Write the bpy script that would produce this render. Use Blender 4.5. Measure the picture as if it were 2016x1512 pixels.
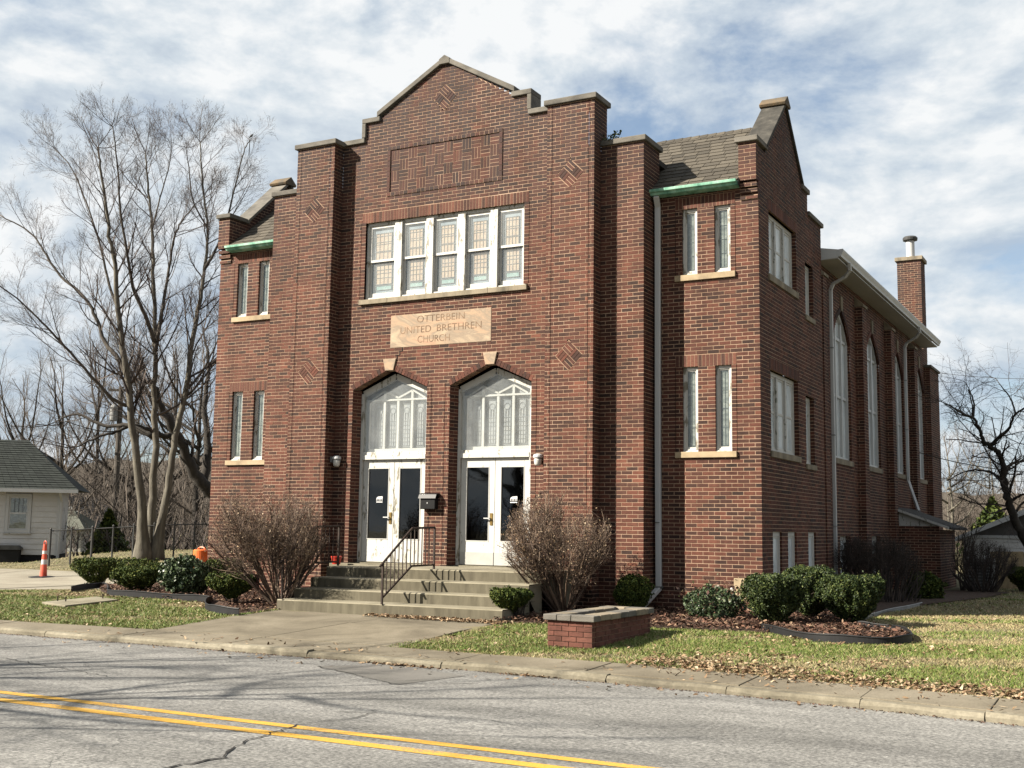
import bpy, math, random
import numpy as np
from mathutils import Matrix, Vector

scene = bpy.context.scene
for o in list(bpy.data.objects):
    bpy.data.objects.remove(o)
R = math.radians

# ------------------------------------------------------------------ camera
CAM = np.array([5.636, -19.175, 1.586])
FPX, YAW, PITCH, ROLL = 2301.3, 0.4968, 0.1220, 0.0145
IW, IH = 2016.0, 1512.0
AF = np.array([-math.sin(YAW) * math.cos(PITCH), math.cos(YAW) * math.cos(PITCH), math.sin(PITCH)])
_r = np.array([math.cos(YAW), math.sin(YAW), 0.0])
_u = np.cross(_r, AF)
AR = _r * math.cos(ROLL) + _u * math.sin(ROLL)
AU = -_r * math.sin(ROLL) + _u * math.cos(ROLL)
cd = bpy.data.cameras.new('camera')
cam = bpy.data.objects.new('camera', cd)
scene.collection.objects.link(cam)
cd.sensor_width = 36.0
cd.lens = FPX / IW * 36.0
cd.clip_start = 0.1
cd.clip_end = 3000.0
cam.matrix_world = Matrix([[AR[0], AU[0], -AF[0], CAM[0]], [AR[1], AU[1], -AF[1], CAM[1]], [AR[2], AU[2], -AF[2], CAM[2]], [0, 0, 0, 1]])
scene.camera = cam

# ------------------------------------------------------------------ light and sky
SUN_DIR = np.array([1.06, 1.0, -1.0])
SUN_DIR = SUN_DIR / np.linalg.norm(SUN_DIR)          # the way the light travels
SUN_EL = math.asin(-SUN_DIR[2])
SUN_ROT = math.atan2(-SUN_DIR[0], -SUN_DIR[1])
sd = bpy.data.lights.new('sun', 'SUN')
sd.energy = 5.0
sd.angle = R(0.53)
sd.color = (1.0, 0.92, 0.79)
sun = bpy.data.objects.new('sun', sd)
scene.collection.objects.link(sun)
sun.rotation_euler = Vector(SUN_DIR).to_track_quat('-Z', 'Y').to_euler()
sun.location = (-30, -30, 40)

world = bpy.data.worlds.new('World')
scene.world = world
world.use_nodes = True
wt = world.node_tree
wt.nodes.clear()
def wn(t, **k):
    n = wt.nodes.new(t)
    for a, b in k.items():
        setattr(n, a, b)
    return n
wo = wn('ShaderNodeOutputWorld')
wb = wn('ShaderNodeBackground')
wb.inputs['Strength'].default_value = 0.05
sky = wn('ShaderNodeTexSky', sky_type='NISHITA', sun_disc=False)
sky.sun_elevation = SUN_EL
sky.sun_rotation = SUN_ROT
sky.air_density = 1.0
sky.dust_density = 0.6
sky.ozone_density = 1.6
tc = wn('ShaderNodeTexCoord')
cxyz = wn('ShaderNodeMapping')
cxyz.inputs['Scale'].default_value = (1.0, 1.0, 1.75)
cxyz.inputs['Location'].default_value = (3.1, 1.7, 0.4)
wt.links.new(tc.outputs['Generated'], cxyz.inputs['Vector'])
def wnoise(scale, detail, rough, dist=0.0):
    n = wn('ShaderNodeTexNoise')
    n.inputs['Scale'].default_value = scale
    n.inputs['Detail'].default_value = detail
    n.inputs['Roughness'].default_value = rough
    n.inputs['Distortion'].default_value = dist
    wt.links.new(cxyz.outputs[0], n.inputs['Vector'])
    return n
def wramp(src, stops):
    r = wn('ShaderNodeValToRGB')
    e = r.color_ramp.elements
    while len(e) < len(stops):
        e.new(0.5)
    for el, (p, c) in zip(e, stops):
        el.position = p
        el.color = (c, c, c, 1) if not isinstance(c, tuple) else (*c, 1)
    wt.links.new(src, r.inputs[0])
    return r
OFF = wn('ShaderNodeVectorMath', operation='ADD')
OFF.inputs[1].default_value = (-0.012, -0.010, 0.022)          # a little towards the sun: gives the clouds lit edges
wt.links.new(cxyz.outputs[0], OFF.inputs[0])
n1 = wnoise(4.4, 12, 0.57, 0.15)
n1b = wnoise(4.4, 12, 0.57, 0.15); wt.links.new(OFF.outputs[0], n1b.inputs['Vector'])
n2 = wnoise(3.0, 3, 0.5, 0.0)
df = wn('ShaderNodeMath', operation='SUBTRACT'); wt.links.new(n1.outputs['Fac'], df.inputs[0]); wt.links.new(n1b.outputs['Fac'], df.inputs[1])
ma = wn('ShaderNodeMath', operation='MULTIPLY_ADD'); ma.inputs[1].default_value = 1.5; ma.inputs[2].default_value = 0.0; wt.links.new(df.outputs[0], ma.inputs[0])
mb2 = wn('ShaderNodeMath', operation='MULTIPLY_ADD'); mb2.inputs[1].default_value = 0.55; wt.links.new(n2.outputs['Fac'], mb2.inputs[0]); wt.links.new(ma.outputs[0], mb2.inputs[2])
mc2 = wn('ShaderNodeMath', operation='MULTIPLY_ADD'); mc2.inputs[1].default_value = 0.5; wt.links.new(n1.outputs['Fac'], mc2.inputs[0]); wt.links.new(mb2.outputs[0], mc2.inputs[2])
cover = wramp(n1.outputs['Fac'], [(0.33, 0.25), (0.41, 0.78), (0.50, 1.0)])
shade = wramp(mc2.outputs[0], [(0.36, (2.75, 3.2, 3.75)), (0.51, (3.75, 4.15, 4.5)), (0.67, (5.2, 5.3, 5.35))])
mixc = wn('ShaderNodeMix', data_type='RGBA')
wt.links.new(cover.outputs[0], mixc.inputs['Factor'])
skyg = wn('ShaderNodeMix', data_type='RGBA', blend_type='MULTIPLY')
skyg.inputs['Factor'].default_value = 1.0
skyg.inputs['B'].default_value = (0.85, 0.86, 0.85, 1)
wt.links.new(sky.outputs[0], skyg.inputs['A'])
wt.links.new(skyg.outputs['Result'], mixc.inputs['A'])
wt.links.new(shade.outputs[0], mixc.inputs['B'])
wt.links.new(mixc.outputs['Result'], wb.inputs['Color'])
wt.links.new(wb.outputs[0], wo.inputs['Surface'])

vs = scene.view_settings
vs.view_transform = 'Standard'
vs.look = 'None'
vs.exposure = 1.85
vs.gamma = 1.0
vs.use_curve_mapping = False
scene.render.engine = 'CYCLES'
scene.cycles.max_bounces = 6
scene.cycles.transparent_max_bounces = 16
scene.cycles.use_denoising = True

# ------------------------------------------------------------------ helpers
COL = scene.collection
rng = random.Random(7)
nrg = np.random.default_rng(11)

def at(u, v, d):                       # a point d metres deep behind a pixel of the 2016 x 1512 photograph
    return CAM + d * (AF + AR * (u - IW / 2) / FPX - AU * (v - IH / 2) / FPX)

def world_of(o):
    w = o.matrix_basis.copy()
    return world_of(o.parent) @ o.matrix_parent_inverse @ w if o.parent else w

def link(name, me, mat=None, parent=None):
    o = bpy.data.objects.new(name, me)
    COL.objects.link(o)
    if me is not None and mat is not None:
        for m in (mat if isinstance(mat, (list, tuple)) else [mat]):
            me.materials.append(m)
    if parent is not None:
        o.parent = parent
        o.matrix_parent_inverse = world_of(parent).inverted()
    return o

def tag(o, label=None, cat=None, group=None, kind=None):
    if label: o['label'] = label
    if cat: o['category'] = cat
    if group: o['group'] = group
    if kind: o['kind'] = kind
    return o

def thing(name, label, cat, group=None, loc=(0, 0, 0)):
    o = bpy.data.objects.new(name, None)
    COL.objects.link(o)
    o.location = loc
    o.empty_display_size = 0.2
    return tag(o, label, cat, group)

def mesh_np(name, verts, faces, mat=None, parent=None, smooth=False):
    verts = np.asarray(verts, dtype=np.float32).reshape(-1, 3)
    faces = np.asarray(faces, dtype=np.int32)
    k = faces.shape[1]
    me = bpy.data.meshes.new(name)
    me.vertices.add(len(verts))
    me.vertices.foreach_set('co', verts.ravel())
    me.loops.add(faces.size)
    me.loops.foreach_set('vertex_index', faces.ravel())
    me.polygons.add(len(faces))
    me.polygons.foreach_set('loop_start', np.arange(0, faces.size, k, dtype=np.int32))
    me.polygons.foreach_set('loop_total', np.full(len(faces), k, dtype=np.int32))
    me.polygons.foreach_set('use_smooth', np.full(len(faces), bool(smooth)))
    me.update(calc_edges=True)
    return link(name, me, mat, parent)

class Frm:
    """A wall plane: u runs along it, d goes inward, z goes up."""
    def __init__(s, o, u, n):
        s.o = np.array(o, float); s.u = np.array(u, float); s.n = np.array(n, float)
    def p(s, u, d, z):
        return s.o + s.u * u - s.n * d + np.array([0, 0, z])
W0 = Frm((0, 0, 0), (1, 0, 0), (0, -1, 0))      # plain world axes: u = x, d = y

class MB:
    def __init__(s, fr=W0):
        s.v = []; s.f = []; s.fr = fr
    def add(s, pts, faces):
        b = len(s.v)
        s.v += [tuple(map(float, p)) for p in pts]
        s.f += [tuple(b + i for i in f) for f in faces]
    def box(s, u0, u1, d0, d1, z0, z1):
        P = [s.fr.p(u, d, z) for z in (z0, z1) for d in (d0, d1) for u in (u0, u1)]
        s.add(P, [(0, 1, 3, 2), (4, 6, 7, 5), (0, 4, 5, 1), (1, 5, 7, 3), (3, 7, 6, 2), (2, 6, 4, 0)])
        return s
    def prism(s, poly, d0, d1):               # polygon in (u, z), pushed from d0 to d1
        n = len(poly)
        P = [s.fr.p(u, d0, z) for u, z in poly] + [s.fr.p(u, d1, z) for u, z in poly]
        F = [tuple(range(n)), tuple(range(2 * n - 1, n - 1, -1))]
        F += [(i, n + i, n + (i + 1) % n, (i + 1) % n) for i in range(n)]
        s.add(P, F)
        return s
    def bar(s, a, b, w, h=None):              # a beam of rectangular section between two points
        a = np.array(a, float); b = np.array(b, float); h = h or w
        t = (b - a) / np.linalg.norm(b - a)
        up = np.array([0, 0, 1.0]) if abs(t[2]) < 0.9 else np.array([0, 1.0, 0])
        x = np.cross(t, up); x /= np.linalg.norm(x); y = np.cross(x, t)
        P = [q + x * i * w / 2 + y * j * h / 2 for q in (a, b) for i, j in ((-1, -1), (1, -1), (1, 1), (-1, 1))]
        s.add(P, [(3, 2, 1, 0), (4, 5, 6, 7), (0, 1, 5, 4), (1, 2, 6, 5), (2, 3, 7, 6), (3, 0, 4, 7)])
        return s
    def tube(s, pts, rad, k=8, cap=True):
        pts = [np.array(p, float) for p in pts]
        n = len(pts)
        rad = rad if isinstance(rad, (list, tuple, np.ndarray)) else [rad] * n
        b = len(s.v); ref = None
        for i, p in enumerate(pts):
            t = pts[min(i + 1, n - 1)] - pts[max(i - 1, 0)]
            t = t / (np.linalg.norm(t) + 1e-9)
            if ref is None:
                ref = np.cross(t, (0, 0, 1.0) if abs(t[2]) < 0.9 else (1.0, 0, 0))
            x = ref - t * (ref @ t); x /= np.linalg.norm(x) + 1e-9; ref = x
            y = np.cross(t, x)
            for j in range(k):
                a = 2 * math.pi * j / k
                s.v.append(tuple(p + (x * math.cos(a) + y * math.sin(a)) * rad[i]))
        for i in range(n - 1):
            for j in range(k):
                s.f.append((b + i * k + j, b + i * k + (j + 1) % k, b + (i + 1) * k + (j + 1) % k, b + (i + 1) * k + j))
        if cap:
            s.f.append(tuple(b + j for j in range(k - 1, -1, -1)))
            s.f.append(tuple(b + (n - 1) * k + j for j in range(k)))
        return s
    def lathe(s, c, prof, k=16, squash=1.0):
        pts = [(c[0], c[1], c[2] + z) for r, z in prof]
        b = len(s.v); n = len(prof)
        for r, z in prof:
            for j in range(k):
                a = 2 * math.pi * j / k
                s.v.append((c[0] + r * math.cos(a), c[1] + r * math.sin(a) * squash, c[2] + z))
        for i in range(n - 1):
            for j in range(k):
                s.f.append((b + i * k + j, b + i * k + (j + 1) % k, b + (i + 1) * k + (j + 1) % k, b + (i + 1) * k + j))
        s.f.append(tuple(b + j for j in range(k - 1, -1, -1)))
        s.f.append(tuple(b + (n - 1) * k + j for j in range(k)))
        return s
    def build(s, name, mat, parent=None, smooth=False, bevel=0):
        me = bpy.data.meshes.new(name)
        me.from_pydata(s.v, [], s.f)
        if smooth:
            me.polygons.foreach_set('use_smooth', [True] * len(me.polygons))
        me.update()
        o = link(name, me, mat, parent)
        if bevel:
            m = o.modifiers.new('bevel', 'BEVEL'); m.width = bevel; m.segments = 2; m.limit_method = 'ANGLE'
        return o

# ------------------------------------------------------------------ materials
ALB = 0.60          # overall level of the surface colours at this exposure
def mat_new(name):
    m = bpy.data.materials.new(name)
    m.use_nodes = True
    nt = m.node_tree
    b = nt.nodes['Principled BSDF']
    return m, nt, b
def _n(nt, t, **k):
    n = nt.nodes.new(t)
    for a, v in k.items():
        setattr(n, a, v)
    return n
def ramp(nt, src, stops, interp='LINEAR'):
    r = _n(nt, 'ShaderNodeValToRGB')
    r.color_ramp.interpolation = interp
    e = r.color_ramp.elements
    while len(e) < len(stops):
        e.new(0.5)
    for el, (p, c) in zip(e, stops):
        el.position = p
        el.color = (*(q * ALB for q in c), 1) if isinstance(c, tuple) else (c, c, c, 1)
    nt.links.new(src, r.inputs[0])
    return r
def coords(nt, scale=(1, 1, 1), geo=True):
    t = _n(nt, 'ShaderNodeNewGeometry').outputs['Position'] if geo else _n(nt, 'ShaderNodeTexCoord').outputs['Object']
    mp = _n(nt, 'ShaderNodeMapping')
    mp.inputs['Scale'].default_value = scale
    nt.links.new(t, mp.inputs['Vector'])
    return mp.outputs[0]
def noise(nt, vec, scale, detail=5, rough=0.6, dist=0.0):
    n = _n(nt, 'ShaderNodeTexNoise')
    n.inputs['Scale'].default_value = scale
    n.inputs['Detail'].default_value = detail
    n.inputs['Roughness'].default_value = rough
    n.inputs['Distortion'].default_value = dist
    nt.links.new(vec, n.inputs['Vector'])
    return n.outputs['Fac']
def mixc_(nt, fac, a, b, blend='MIX'):
    m = _n(nt, 'ShaderNodeMix', data_type='RGBA', blend_type=blend)
    for s_, k in ((fac, 'Factor'), (a, 'A'), (b, 'B')):
        if isinstance(s_, (int, float)): m.inputs[k].default_value = s_
        elif isinstance(s_, tuple): m.inputs[k].default_value = (*s_, 1)
        else: nt.links.new(s_, m.inputs[k])
    return m.outputs['Result']
def bump(nt, b, h, strength=0.3, dist=0.01):
    n = _n(nt, 'ShaderNodeBump')
    n.inputs['Strength'].default_value = strength
    n.inputs['Distance'].default_value = dist
    nt.links.new(h, n.inputs['Height'])
    nt.links.new(n.outputs[0], b.inputs['Normal'])
def simple(name, stops, scale=4.0, rough=0.7, detail=6, bmp=0.0, bscale=40, metal=0.0, sc=(1, 1, 1), spec=0.3, geo=True, dist=0.0):
    m, nt, b = mat_new(name)
    v = coords(nt, sc, geo)
    f = noise(nt, v, scale, detail, 0.62, dist)
    r = ramp(nt, f, stops)
    nt.links.new(r.outputs[0], b.inputs['Base Color'])
    b.inputs['Roughness'].default_value = rough
    b.inputs['Metallic'].default_value = metal
    b.inputs['Specular IOR Level'].default_value = spec
    if bmp:
        bump(nt, b, noise(nt, v, bscale, 4, 0.6), bmp)
    return m
def island_val(nt):
    a = _n(nt, 'ShaderNodeNewGeometry').outputs['Random Per Island']
    b = _n(nt, 'ShaderNodeObjectInfo').outputs['Random']
    s = _n(nt, 'ShaderNodeMath', operation='ADD'); nt.links.new(a, s.inputs[0]); nt.links.new(b, s.inputs[1])
    f = _n(nt, 'ShaderNodeMath', operation='FRACT'); nt.links.new(s.outputs[0], f.inputs[0])
    return f.outputs[0]
def island_mat(name, stops, rough=0.6, nscale=0, nmix=0.3, interp='LINEAR', spec=0.3, trans=0.0, bmp=0.0):
    m, nt, b = mat_new(name)
    c = ramp(nt, island_val(nt), stops, interp).outputs[0]
    if nscale:
        v = coords(nt)
        n = noise(nt, v, nscale, 5, 0.65)
        c = mixc_(nt, nmix, c, ramp(nt, n, [(0.3, 0.25), (0.7, 1.5)]).outputs[0], 'MULTIPLY')
        if bmp: bump(nt, b, n, bmp)
    nt.links.new(c, b.inputs['Base Color'])
    b.inputs['Roughness'].default_value = rough
    b.inputs['Specular IOR Level'].default_value = spec
    return m

def brick_material(name, stops, soot=True):
    m, nt, b = mat_new(name)
    c = ramp(nt, island_val(nt), stops).outputs[0]
    v = coords(nt)
    fine = noise(nt, coords(nt, (14, 14, 60)), 1.0, 4, 0.7)
    c = mixc_(nt, 0.6, c, ramp(nt, fine, [(0.28, 0.45), (0.72, 1.45)]).outputs[0], 'MULTIPLY')
    big = noise(nt, v, 0.55, 5, 0.6)
    c = mixc_(nt, 0.45, c, ramp(nt, big, [(0.32, 0.55), (0.68, 1.35)]).outputs[0], 'MULTIPLY')
    run = noise(nt, coords(nt, (2.2, 2.2, 0.25)), 1.0, 7, 0.7)
    c = mixc_(nt, 0.75, c, ramp(nt, run, [(0.34, 0.45), (0.55, 1.1), (0.8, 1.25)]).outputs[0], 'MULTIPLY')
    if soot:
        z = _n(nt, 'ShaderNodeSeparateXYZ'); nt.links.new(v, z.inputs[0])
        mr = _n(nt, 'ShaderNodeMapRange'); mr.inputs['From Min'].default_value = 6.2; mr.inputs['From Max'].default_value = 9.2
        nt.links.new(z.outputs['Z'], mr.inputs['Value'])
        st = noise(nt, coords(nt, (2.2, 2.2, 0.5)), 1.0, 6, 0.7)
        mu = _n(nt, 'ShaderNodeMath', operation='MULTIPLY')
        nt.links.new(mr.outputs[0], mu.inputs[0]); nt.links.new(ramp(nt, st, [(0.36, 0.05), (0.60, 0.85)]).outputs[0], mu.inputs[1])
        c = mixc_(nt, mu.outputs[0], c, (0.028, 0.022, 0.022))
    nt.links.new(c, b.inputs['Base Color'])
    b.inputs['Roughness'].default_value = 0.85
    b.inputs['Specular IOR Level'].default_value = 0.2
    bump(nt, b, fine, 0.25, 0.004)
    return m
BR = [(0.0, (0.046, 0.034, 0.032)), (0.18, (0.075, 0.043, 0.036)), (0.36, (0.115, 0.056, 0.044)), (0.55, (0.145, 0.065, 0.049)), (0.75, (0.175, 0.080, 0.058)), (0.88, (0.095, 0.055, 0.045)), (1.0, (0.215, 0.10, 0.072))]
M = {}
BR = [(p_, (.9 * c_[0] * .78 + .1 * .09, .9 * c_[1] * .62 + .1 * .036, .9 * c_[2] * .54 + .1 * .026)) for p_, c_ in BR]
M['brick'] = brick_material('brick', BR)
M['brick_red'] = brick_material('red brick', [(0, (0.12, 0.048, 0.034)), (0.5, (0.165, 0.064, 0.045)), (1, (0.205, 0.085, 0.06))], False)
M['brick_soldier'] = brick_material('soldier brick', [(0, (0.07, 0.034, 0.026)), (0.5, (0.13, 0.052, 0.036)), (1, (0.17, 0.070, 0.046))], False)
M['mortar'] = simple('mortar', [(0.25, (0.25, 0.16, 0.105)), (0.5, (0.40, 0.265, 0.18)), (0.75, (0.54, 0.385, 0.275))], 1.2, 0.95, 7, 0.3, 120)
M['coping'] = simple('weathered coping stone', [(0.25, (0.055, 0.052, 0.048)), (0.5, (0.15, 0.138, 0.118)), (0.75, (0.23, 0.21, 0.18))], 2.2, 0.95, 8, 0.5, 60, sc=(1, 1, 2))
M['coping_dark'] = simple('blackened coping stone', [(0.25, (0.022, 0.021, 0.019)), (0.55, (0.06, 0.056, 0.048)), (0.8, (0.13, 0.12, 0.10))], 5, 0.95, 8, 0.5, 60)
M['coping_lichen'] = simple('lichen stained coping stone', [(0.2, (0.05, 0.046, 0.04)), (0.45, (0.11, 0.092, 0.068)), (0.62, (0.18, 0.125, 0.07)), (0.8, (0.19, 0.165, 0.125))], 2.6, 0.95, 8, 0.5, 60)
M['sill'] = simple('sandstone sill', [(0.25, (0.22, 0.165, 0.105)), (0.5, (0.42, 0.325, 0.205)), (0.75, (0.55, 0.43, 0.28))], 2.8, 0.9, 8, 0.3, 90)
M['sill_grey'] = simple('stained limestone sill', [(0.25, (0.11, 0.095, 0.07)), (0.5, (0.25, 0.21, 0.15)), (0.75, (0.36, 0.30, 0.22))], 2.8, 0.9, 8, 0.3, 90, sc=(1.5, 1.5, 0.5))
M['plaque'] = simple('banded sandstone', [(0.27, (0.38, 0.20, 0.135)), (0.40, (0.45, 0.31, 0.205)), (0.52, (0.29, 0.225, 0.165)), (0.62, (0.45, 0.345, 0.24)), (0.78, (0.55, 0.45, 0.325))], 1.3, 0.85, 7, 0.15, 60, sc=(0.8, 1, 2.6), dist=1.4)
M['carved'] = simple('letter inlay with painted groove shade', [(0.35, (0.12, 0.075, 0.048)), (0.65, (0.30, 0.20, 0.13))], 5, 0.95)  # letters lie on the surface; dark colour imitates shade inside cut grooves
def paint(name, white, wear, cover, sc=(1, 1, 0.35), s=9.0):
    m, nt, b = mat_new(name)
    v = coords(nt, sc)
    f = noise(nt, v, s, 8, 0.68, 0.3)
    g2 = noise(nt, coords(nt), 2.0, 5, 0.6)
    cl = mixc_(nt, 0.35, tuple(q * ALB for q in white), ramp(nt, g2, [(0.3, 0.7), (0.7, 1.1)]).outputs[0], 'MULTIPLY')
    c = mixc_(nt, ramp(nt, f, [(cover, 0.0), (cover + 0.035, 1.0)]).outputs[0], cl, tuple(q * ALB for q in wear))
    nt.links.new(c, b.inputs['Base Color'])
    b.inputs['Roughness'].default_value = 0.55
    b.inputs['Specular IOR Level'].default_value = 0.35
    bump(nt, b, f, 0.2, 0.004)
    return m
M['white'] = paint('white paint', (0.62, 0.61, 0.575), (0.30, 0.30, 0.25), 0.62)
M['white_peel'] = paint('peeling white paint', (0.60, 0.59, 0.55), (0.22, 0.20, 0.15), 0.56)
M['white_old'] = paint('old grey white paint', (0.52, 0.51, 0.48), (0.17, 0.17, 0.13), 0.56, (1, 1, 0.5), 12)
M['white_trim'] = simple('white aluminium', [(0.3, (0.52, 0.53, 0.53)), (0.7, (0.62, 0.62, 0.61))], 1.5, 0.45, 5, spec=0.45)
M['kick'] = simple('grey kick plate', [(0.3, (0.42, 0.41, 0.38)), (0.7, (0.55, 0.54, 0.50))], 3, 0.4, 6, metal=0.0)
M['concrete'] = simple('old concrete', [(0.2, (0.12, 0.106, 0.072)), (0.42, (0.21, 0.187, 0.13)), (0.6, (0.28, 0.25, 0.182)), (0.8, (0.36, 0.325, 0.25))], 1.7, 0.95, 9, 0.35, 80, sc=(1, 1, 1.6))
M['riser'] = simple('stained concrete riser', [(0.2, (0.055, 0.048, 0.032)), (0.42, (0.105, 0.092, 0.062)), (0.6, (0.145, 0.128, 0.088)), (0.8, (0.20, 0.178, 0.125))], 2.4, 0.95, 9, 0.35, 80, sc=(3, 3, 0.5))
M['black_paint'] = simple('black enamel', [(0.3, (0.006, 0.006, 0.0065)), (0.7, (0.011, 0.011, 0.0115))], 3, 0.45, spec=0.18)
M['copper'] = simple('green copper gutter', [(0.3, (0.05, 0.17, 0.12)), (0.45, (0.20, 0.46, 0.33)), (0.65, (0.48, 0.76, 0.59))], 3.0, 0.7, 7, sc=(2, 2, 1))
M['shingle'] = island_mat('brown asphalt shingle', [(0, (0.062, 0.054, 0.042)), (0.5, (0.092, 0.079, 0.061)), (1, (0.12, 0.104, 0.08))], 0.95, 50, 0.5, bmp=0.4)
M['shingle_green'] = island_mat('dark green shingle', [(0, (0.014, 0.019, 0.017)), (1, (0.026, 0.033, 0.029))], 0.95, 30, 0.5)
M['dark'] = simple('dark interior', [(0.3, (0.012, 0.012, 0.013)), (0.7, (0.02, 0.02, 0.02))], 2, 0.9)
M['roofing'] = simple('dark roofing felt', [(0.3, (0.035, 0.032, 0.03)), (0.7, (0.06, 0.055, 0.05))], 3, 0.95)
M['black_iron'] = simple('rusty brown iron', [(0.35, (0.022, 0.016, 0.013)), (0.6, (0.05, 0.03, 0.022)), (0.8, (0.09, 0.045, 0.028))], 14, 0.65, metal=0.2)
M['black_plastic'] = simple('black plastic', [(0.3, (0.010, 0.010, 0.011)), (0.7, (0.022, 0.022, 0.023))], 3, 0.6, spec=0.2)
M['grey_metal'] = simple('galvanised metal', [(0.3, (0.22, 0.22, 0.22)), (0.7, (0.36, 0.36, 0.35))], 6, 0.5, metal=0.3)
M['fence_metal'] = simple('dull fence metal', [(0.3, (0.05, 0.05, 0.05)), (0.7, (0.10, 0.10, 0.098))], 6, 0.6, metal=0.3)
M['brass'] = simple('tarnished brass', [(0.3, (0.16, 0.10, 0.03)), (0.7, (0.42, 0.29, 0.10))], 20, 0.4, metal=0.7)
M['orange'] = simple('orange plastic', [(0.3, (0.80, 0.13, 0.015)), (0.7, (0.92, 0.19, 0.025))], 4, 0.45, spec=0.5)
M['cone'] = simple('faded orange plastic', [(0.3, (0.75, 0.10, 0.055)), (0.7, (0.85, 0.17, 0.10))], 5, 0.5)
M['reflect'] = simple('white reflective band', [(0.3, (0.66, 0.64, 0.62)), (0.7, (0.8, 0.79, 0.78))], 6, 0.4)
M['red'] = simple('red plastic', [(0.3, (0.42, 0.03, 0.015)), (0.7, (0.52, 0.045, 0.025))], 4, 0.45)
M['lead'] = simple('lead came', [(0.3, (0.16, 0.17, 0.175)), (0.7, (0.25, 0.26, 0.265))], 10, 0.5)
M['light_globe'] = simple('frosted lamp glass', [(0.3, (0.55, 0.54, 0.5)), (0.7, (0.68, 0.67, 0.63))], 10, 0.3, spec=0.5)
def leaded(name, stops, s=3.0):
    m, nt, b = mat_new(name)
    f = noise(nt, coords(nt, (1, 1, 2.2)), s, 6, 0.6, 1.5)
    c = ramp(nt, f, stops).outputs[0]
    nt.links.new(c, b.inputs['Base Color'])
    b.inputs['Roughness'].default_value = 0.25
    b.inputs['Specular IOR Level'].default_value = 0.5
    bump(nt, b, f, 0.25, 0.01)
    return m
M['opal'] = leaded('cream opalescent glass', [(0.25, (0.38, 0.28, 0.21)), (0.45, (0.58, 0.46, 0.34)), (0.6, (0.46, 0.34, 0.26)), (0.75, (0.68, 0.58, 0.45))], 3.0)
M['opal_blue'] = leaded('blue grey opalescent glass', [(0.3, (0.20, 0.25, 0.29)), (0.7, (0.36, 0.42, 0.46))])
M['opal_teal'] = leaded('teal glass', [(0.3, (0.20, 0.34, 0.33)), (0.7, (0.42, 0.55, 0.52))], 9)
M['opal_grey'] = leaded('grey opalescent glass', [(0.3, (0.13, 0.14, 0.135)), (0.5, (0.30, 0.30, 0.275)), (0.72, (0.52, 0.50, 0.45))], 2.6)
M['opal_pale'] = leaded('pale opalescent glass', [(0.3, (0.24, 0.26, 0.28)), (0.55, (0.37, 0.38, 0.38)), (0.75, (0.47, 0.46, 0.43))], 3.0)
M['milky'] = leaded('milky glass', [(0.3, (0.36, 0.39, 0.40)), (0.7, (0.52, 0.54, 0.54))], 1.2)
def glass(name, tint, refl=1.0, rough=0.03, haze=0.0, hazec=(0.5, 0.5, 0.5)):
    m, nt, b = mat_new(name)
    nt.nodes.remove(b)
    out = nt.nodes['Material Output']
    tr = _n(nt, 'ShaderNodeBsdfTransparent'); tr.inputs[0].default_value = (*tint, 1)
    gl = _n(nt, 'ShaderNodeBsdfGlossy'); gl.inputs['Roughness'].default_value = rough
    ge = _n(nt, 'ShaderNodeNewGeometry')
    dt = _n(nt, 'ShaderNodeVectorMath', operation='DOT_PRODUCT'); nt.links.new(ge.outputs['Incoming'], dt.inputs[0]); nt.links.new(ge.outputs['Normal'], dt.inputs[1])
    ab = _n(nt, 'ShaderNodeMath', operation='ABSOLUTE'); nt.links.new(dt.outputs['Value'], ab.inputs[0])
    om = _n(nt, 'ShaderNodeMath', operation='SUBTRACT'); om.inputs[0].default_value = 1.0; nt.links.new(ab.outputs[0], om.inputs[1])
    pw = _n(nt, 'ShaderNodeMath', operation='POWER'); pw.inputs[1].default_value = 5.0; nt.links.new(om.outputs[0], pw.inputs[0])
    fr = _n(nt, 'ShaderNodeMath', operation='MULTIPLY_ADD'); fr.inputs[1].default_value = 0.96; fr.inputs[2].default_value = 0.04; nt.links.new(pw.outputs[0], fr.inputs[0])
    wv = noise(nt, coords(nt), 1.6, 2, 0.5)
    bp = _n(nt, 'ShaderNodeBump'); bp.inputs['Strength'].default_value = 0.04; bp.inputs['Distance'].default_value = 0.05
    nt.links.new(wv, bp.inputs['Height']); nt.links.new(bp.outputs[0], gl.inputs['Normal'])
    ml = _n(nt, 'ShaderNodeMath', operation='MULTIPLY'); ml.inputs[1].default_value = refl; ml.use_clamp = True
    nt.links.new(fr.outputs[0], ml.inputs[0])
    base = tr.outputs[0]
    if haze:
        df = _n(nt, 'ShaderNodeBsdfDiffuse'); df.inputs[0].default_value = (*hazec, 1)
        mh = _n(nt, 'ShaderNodeMixShader')
        hz = noise(nt, coords(nt, (1, 1, 0.5)), 2.5, 4, 0.6)
        rr = ramp(nt, hz, [(0.3, haze * 0.5), (0.7, min(1.0, haze * 1.4))])
        nt.links.new(rr.outputs[0], mh.inputs[0]); nt.links.new(base, mh.inputs[1]); nt.links.new(df.outputs[0], mh.inputs[2])
        base = mh.outputs[0]
    mx = _n(nt, 'ShaderNodeMixShader')
    nt.links.new(ml.outputs[0], mx.inputs[0]); nt.links.new(base, mx.inputs[1]); nt.links.new(gl.outputs[0], mx.inputs[2])
    nt.links.new(mx.outputs[0], out.inputs[0])
    return m
M['glass'] = glass('window glass', (0.9, 0.93, 0.93), 1.2)
M['glass_door'] = glass('dark door glass', (0.45, 0.5, 0.52), 1.3)
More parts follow.
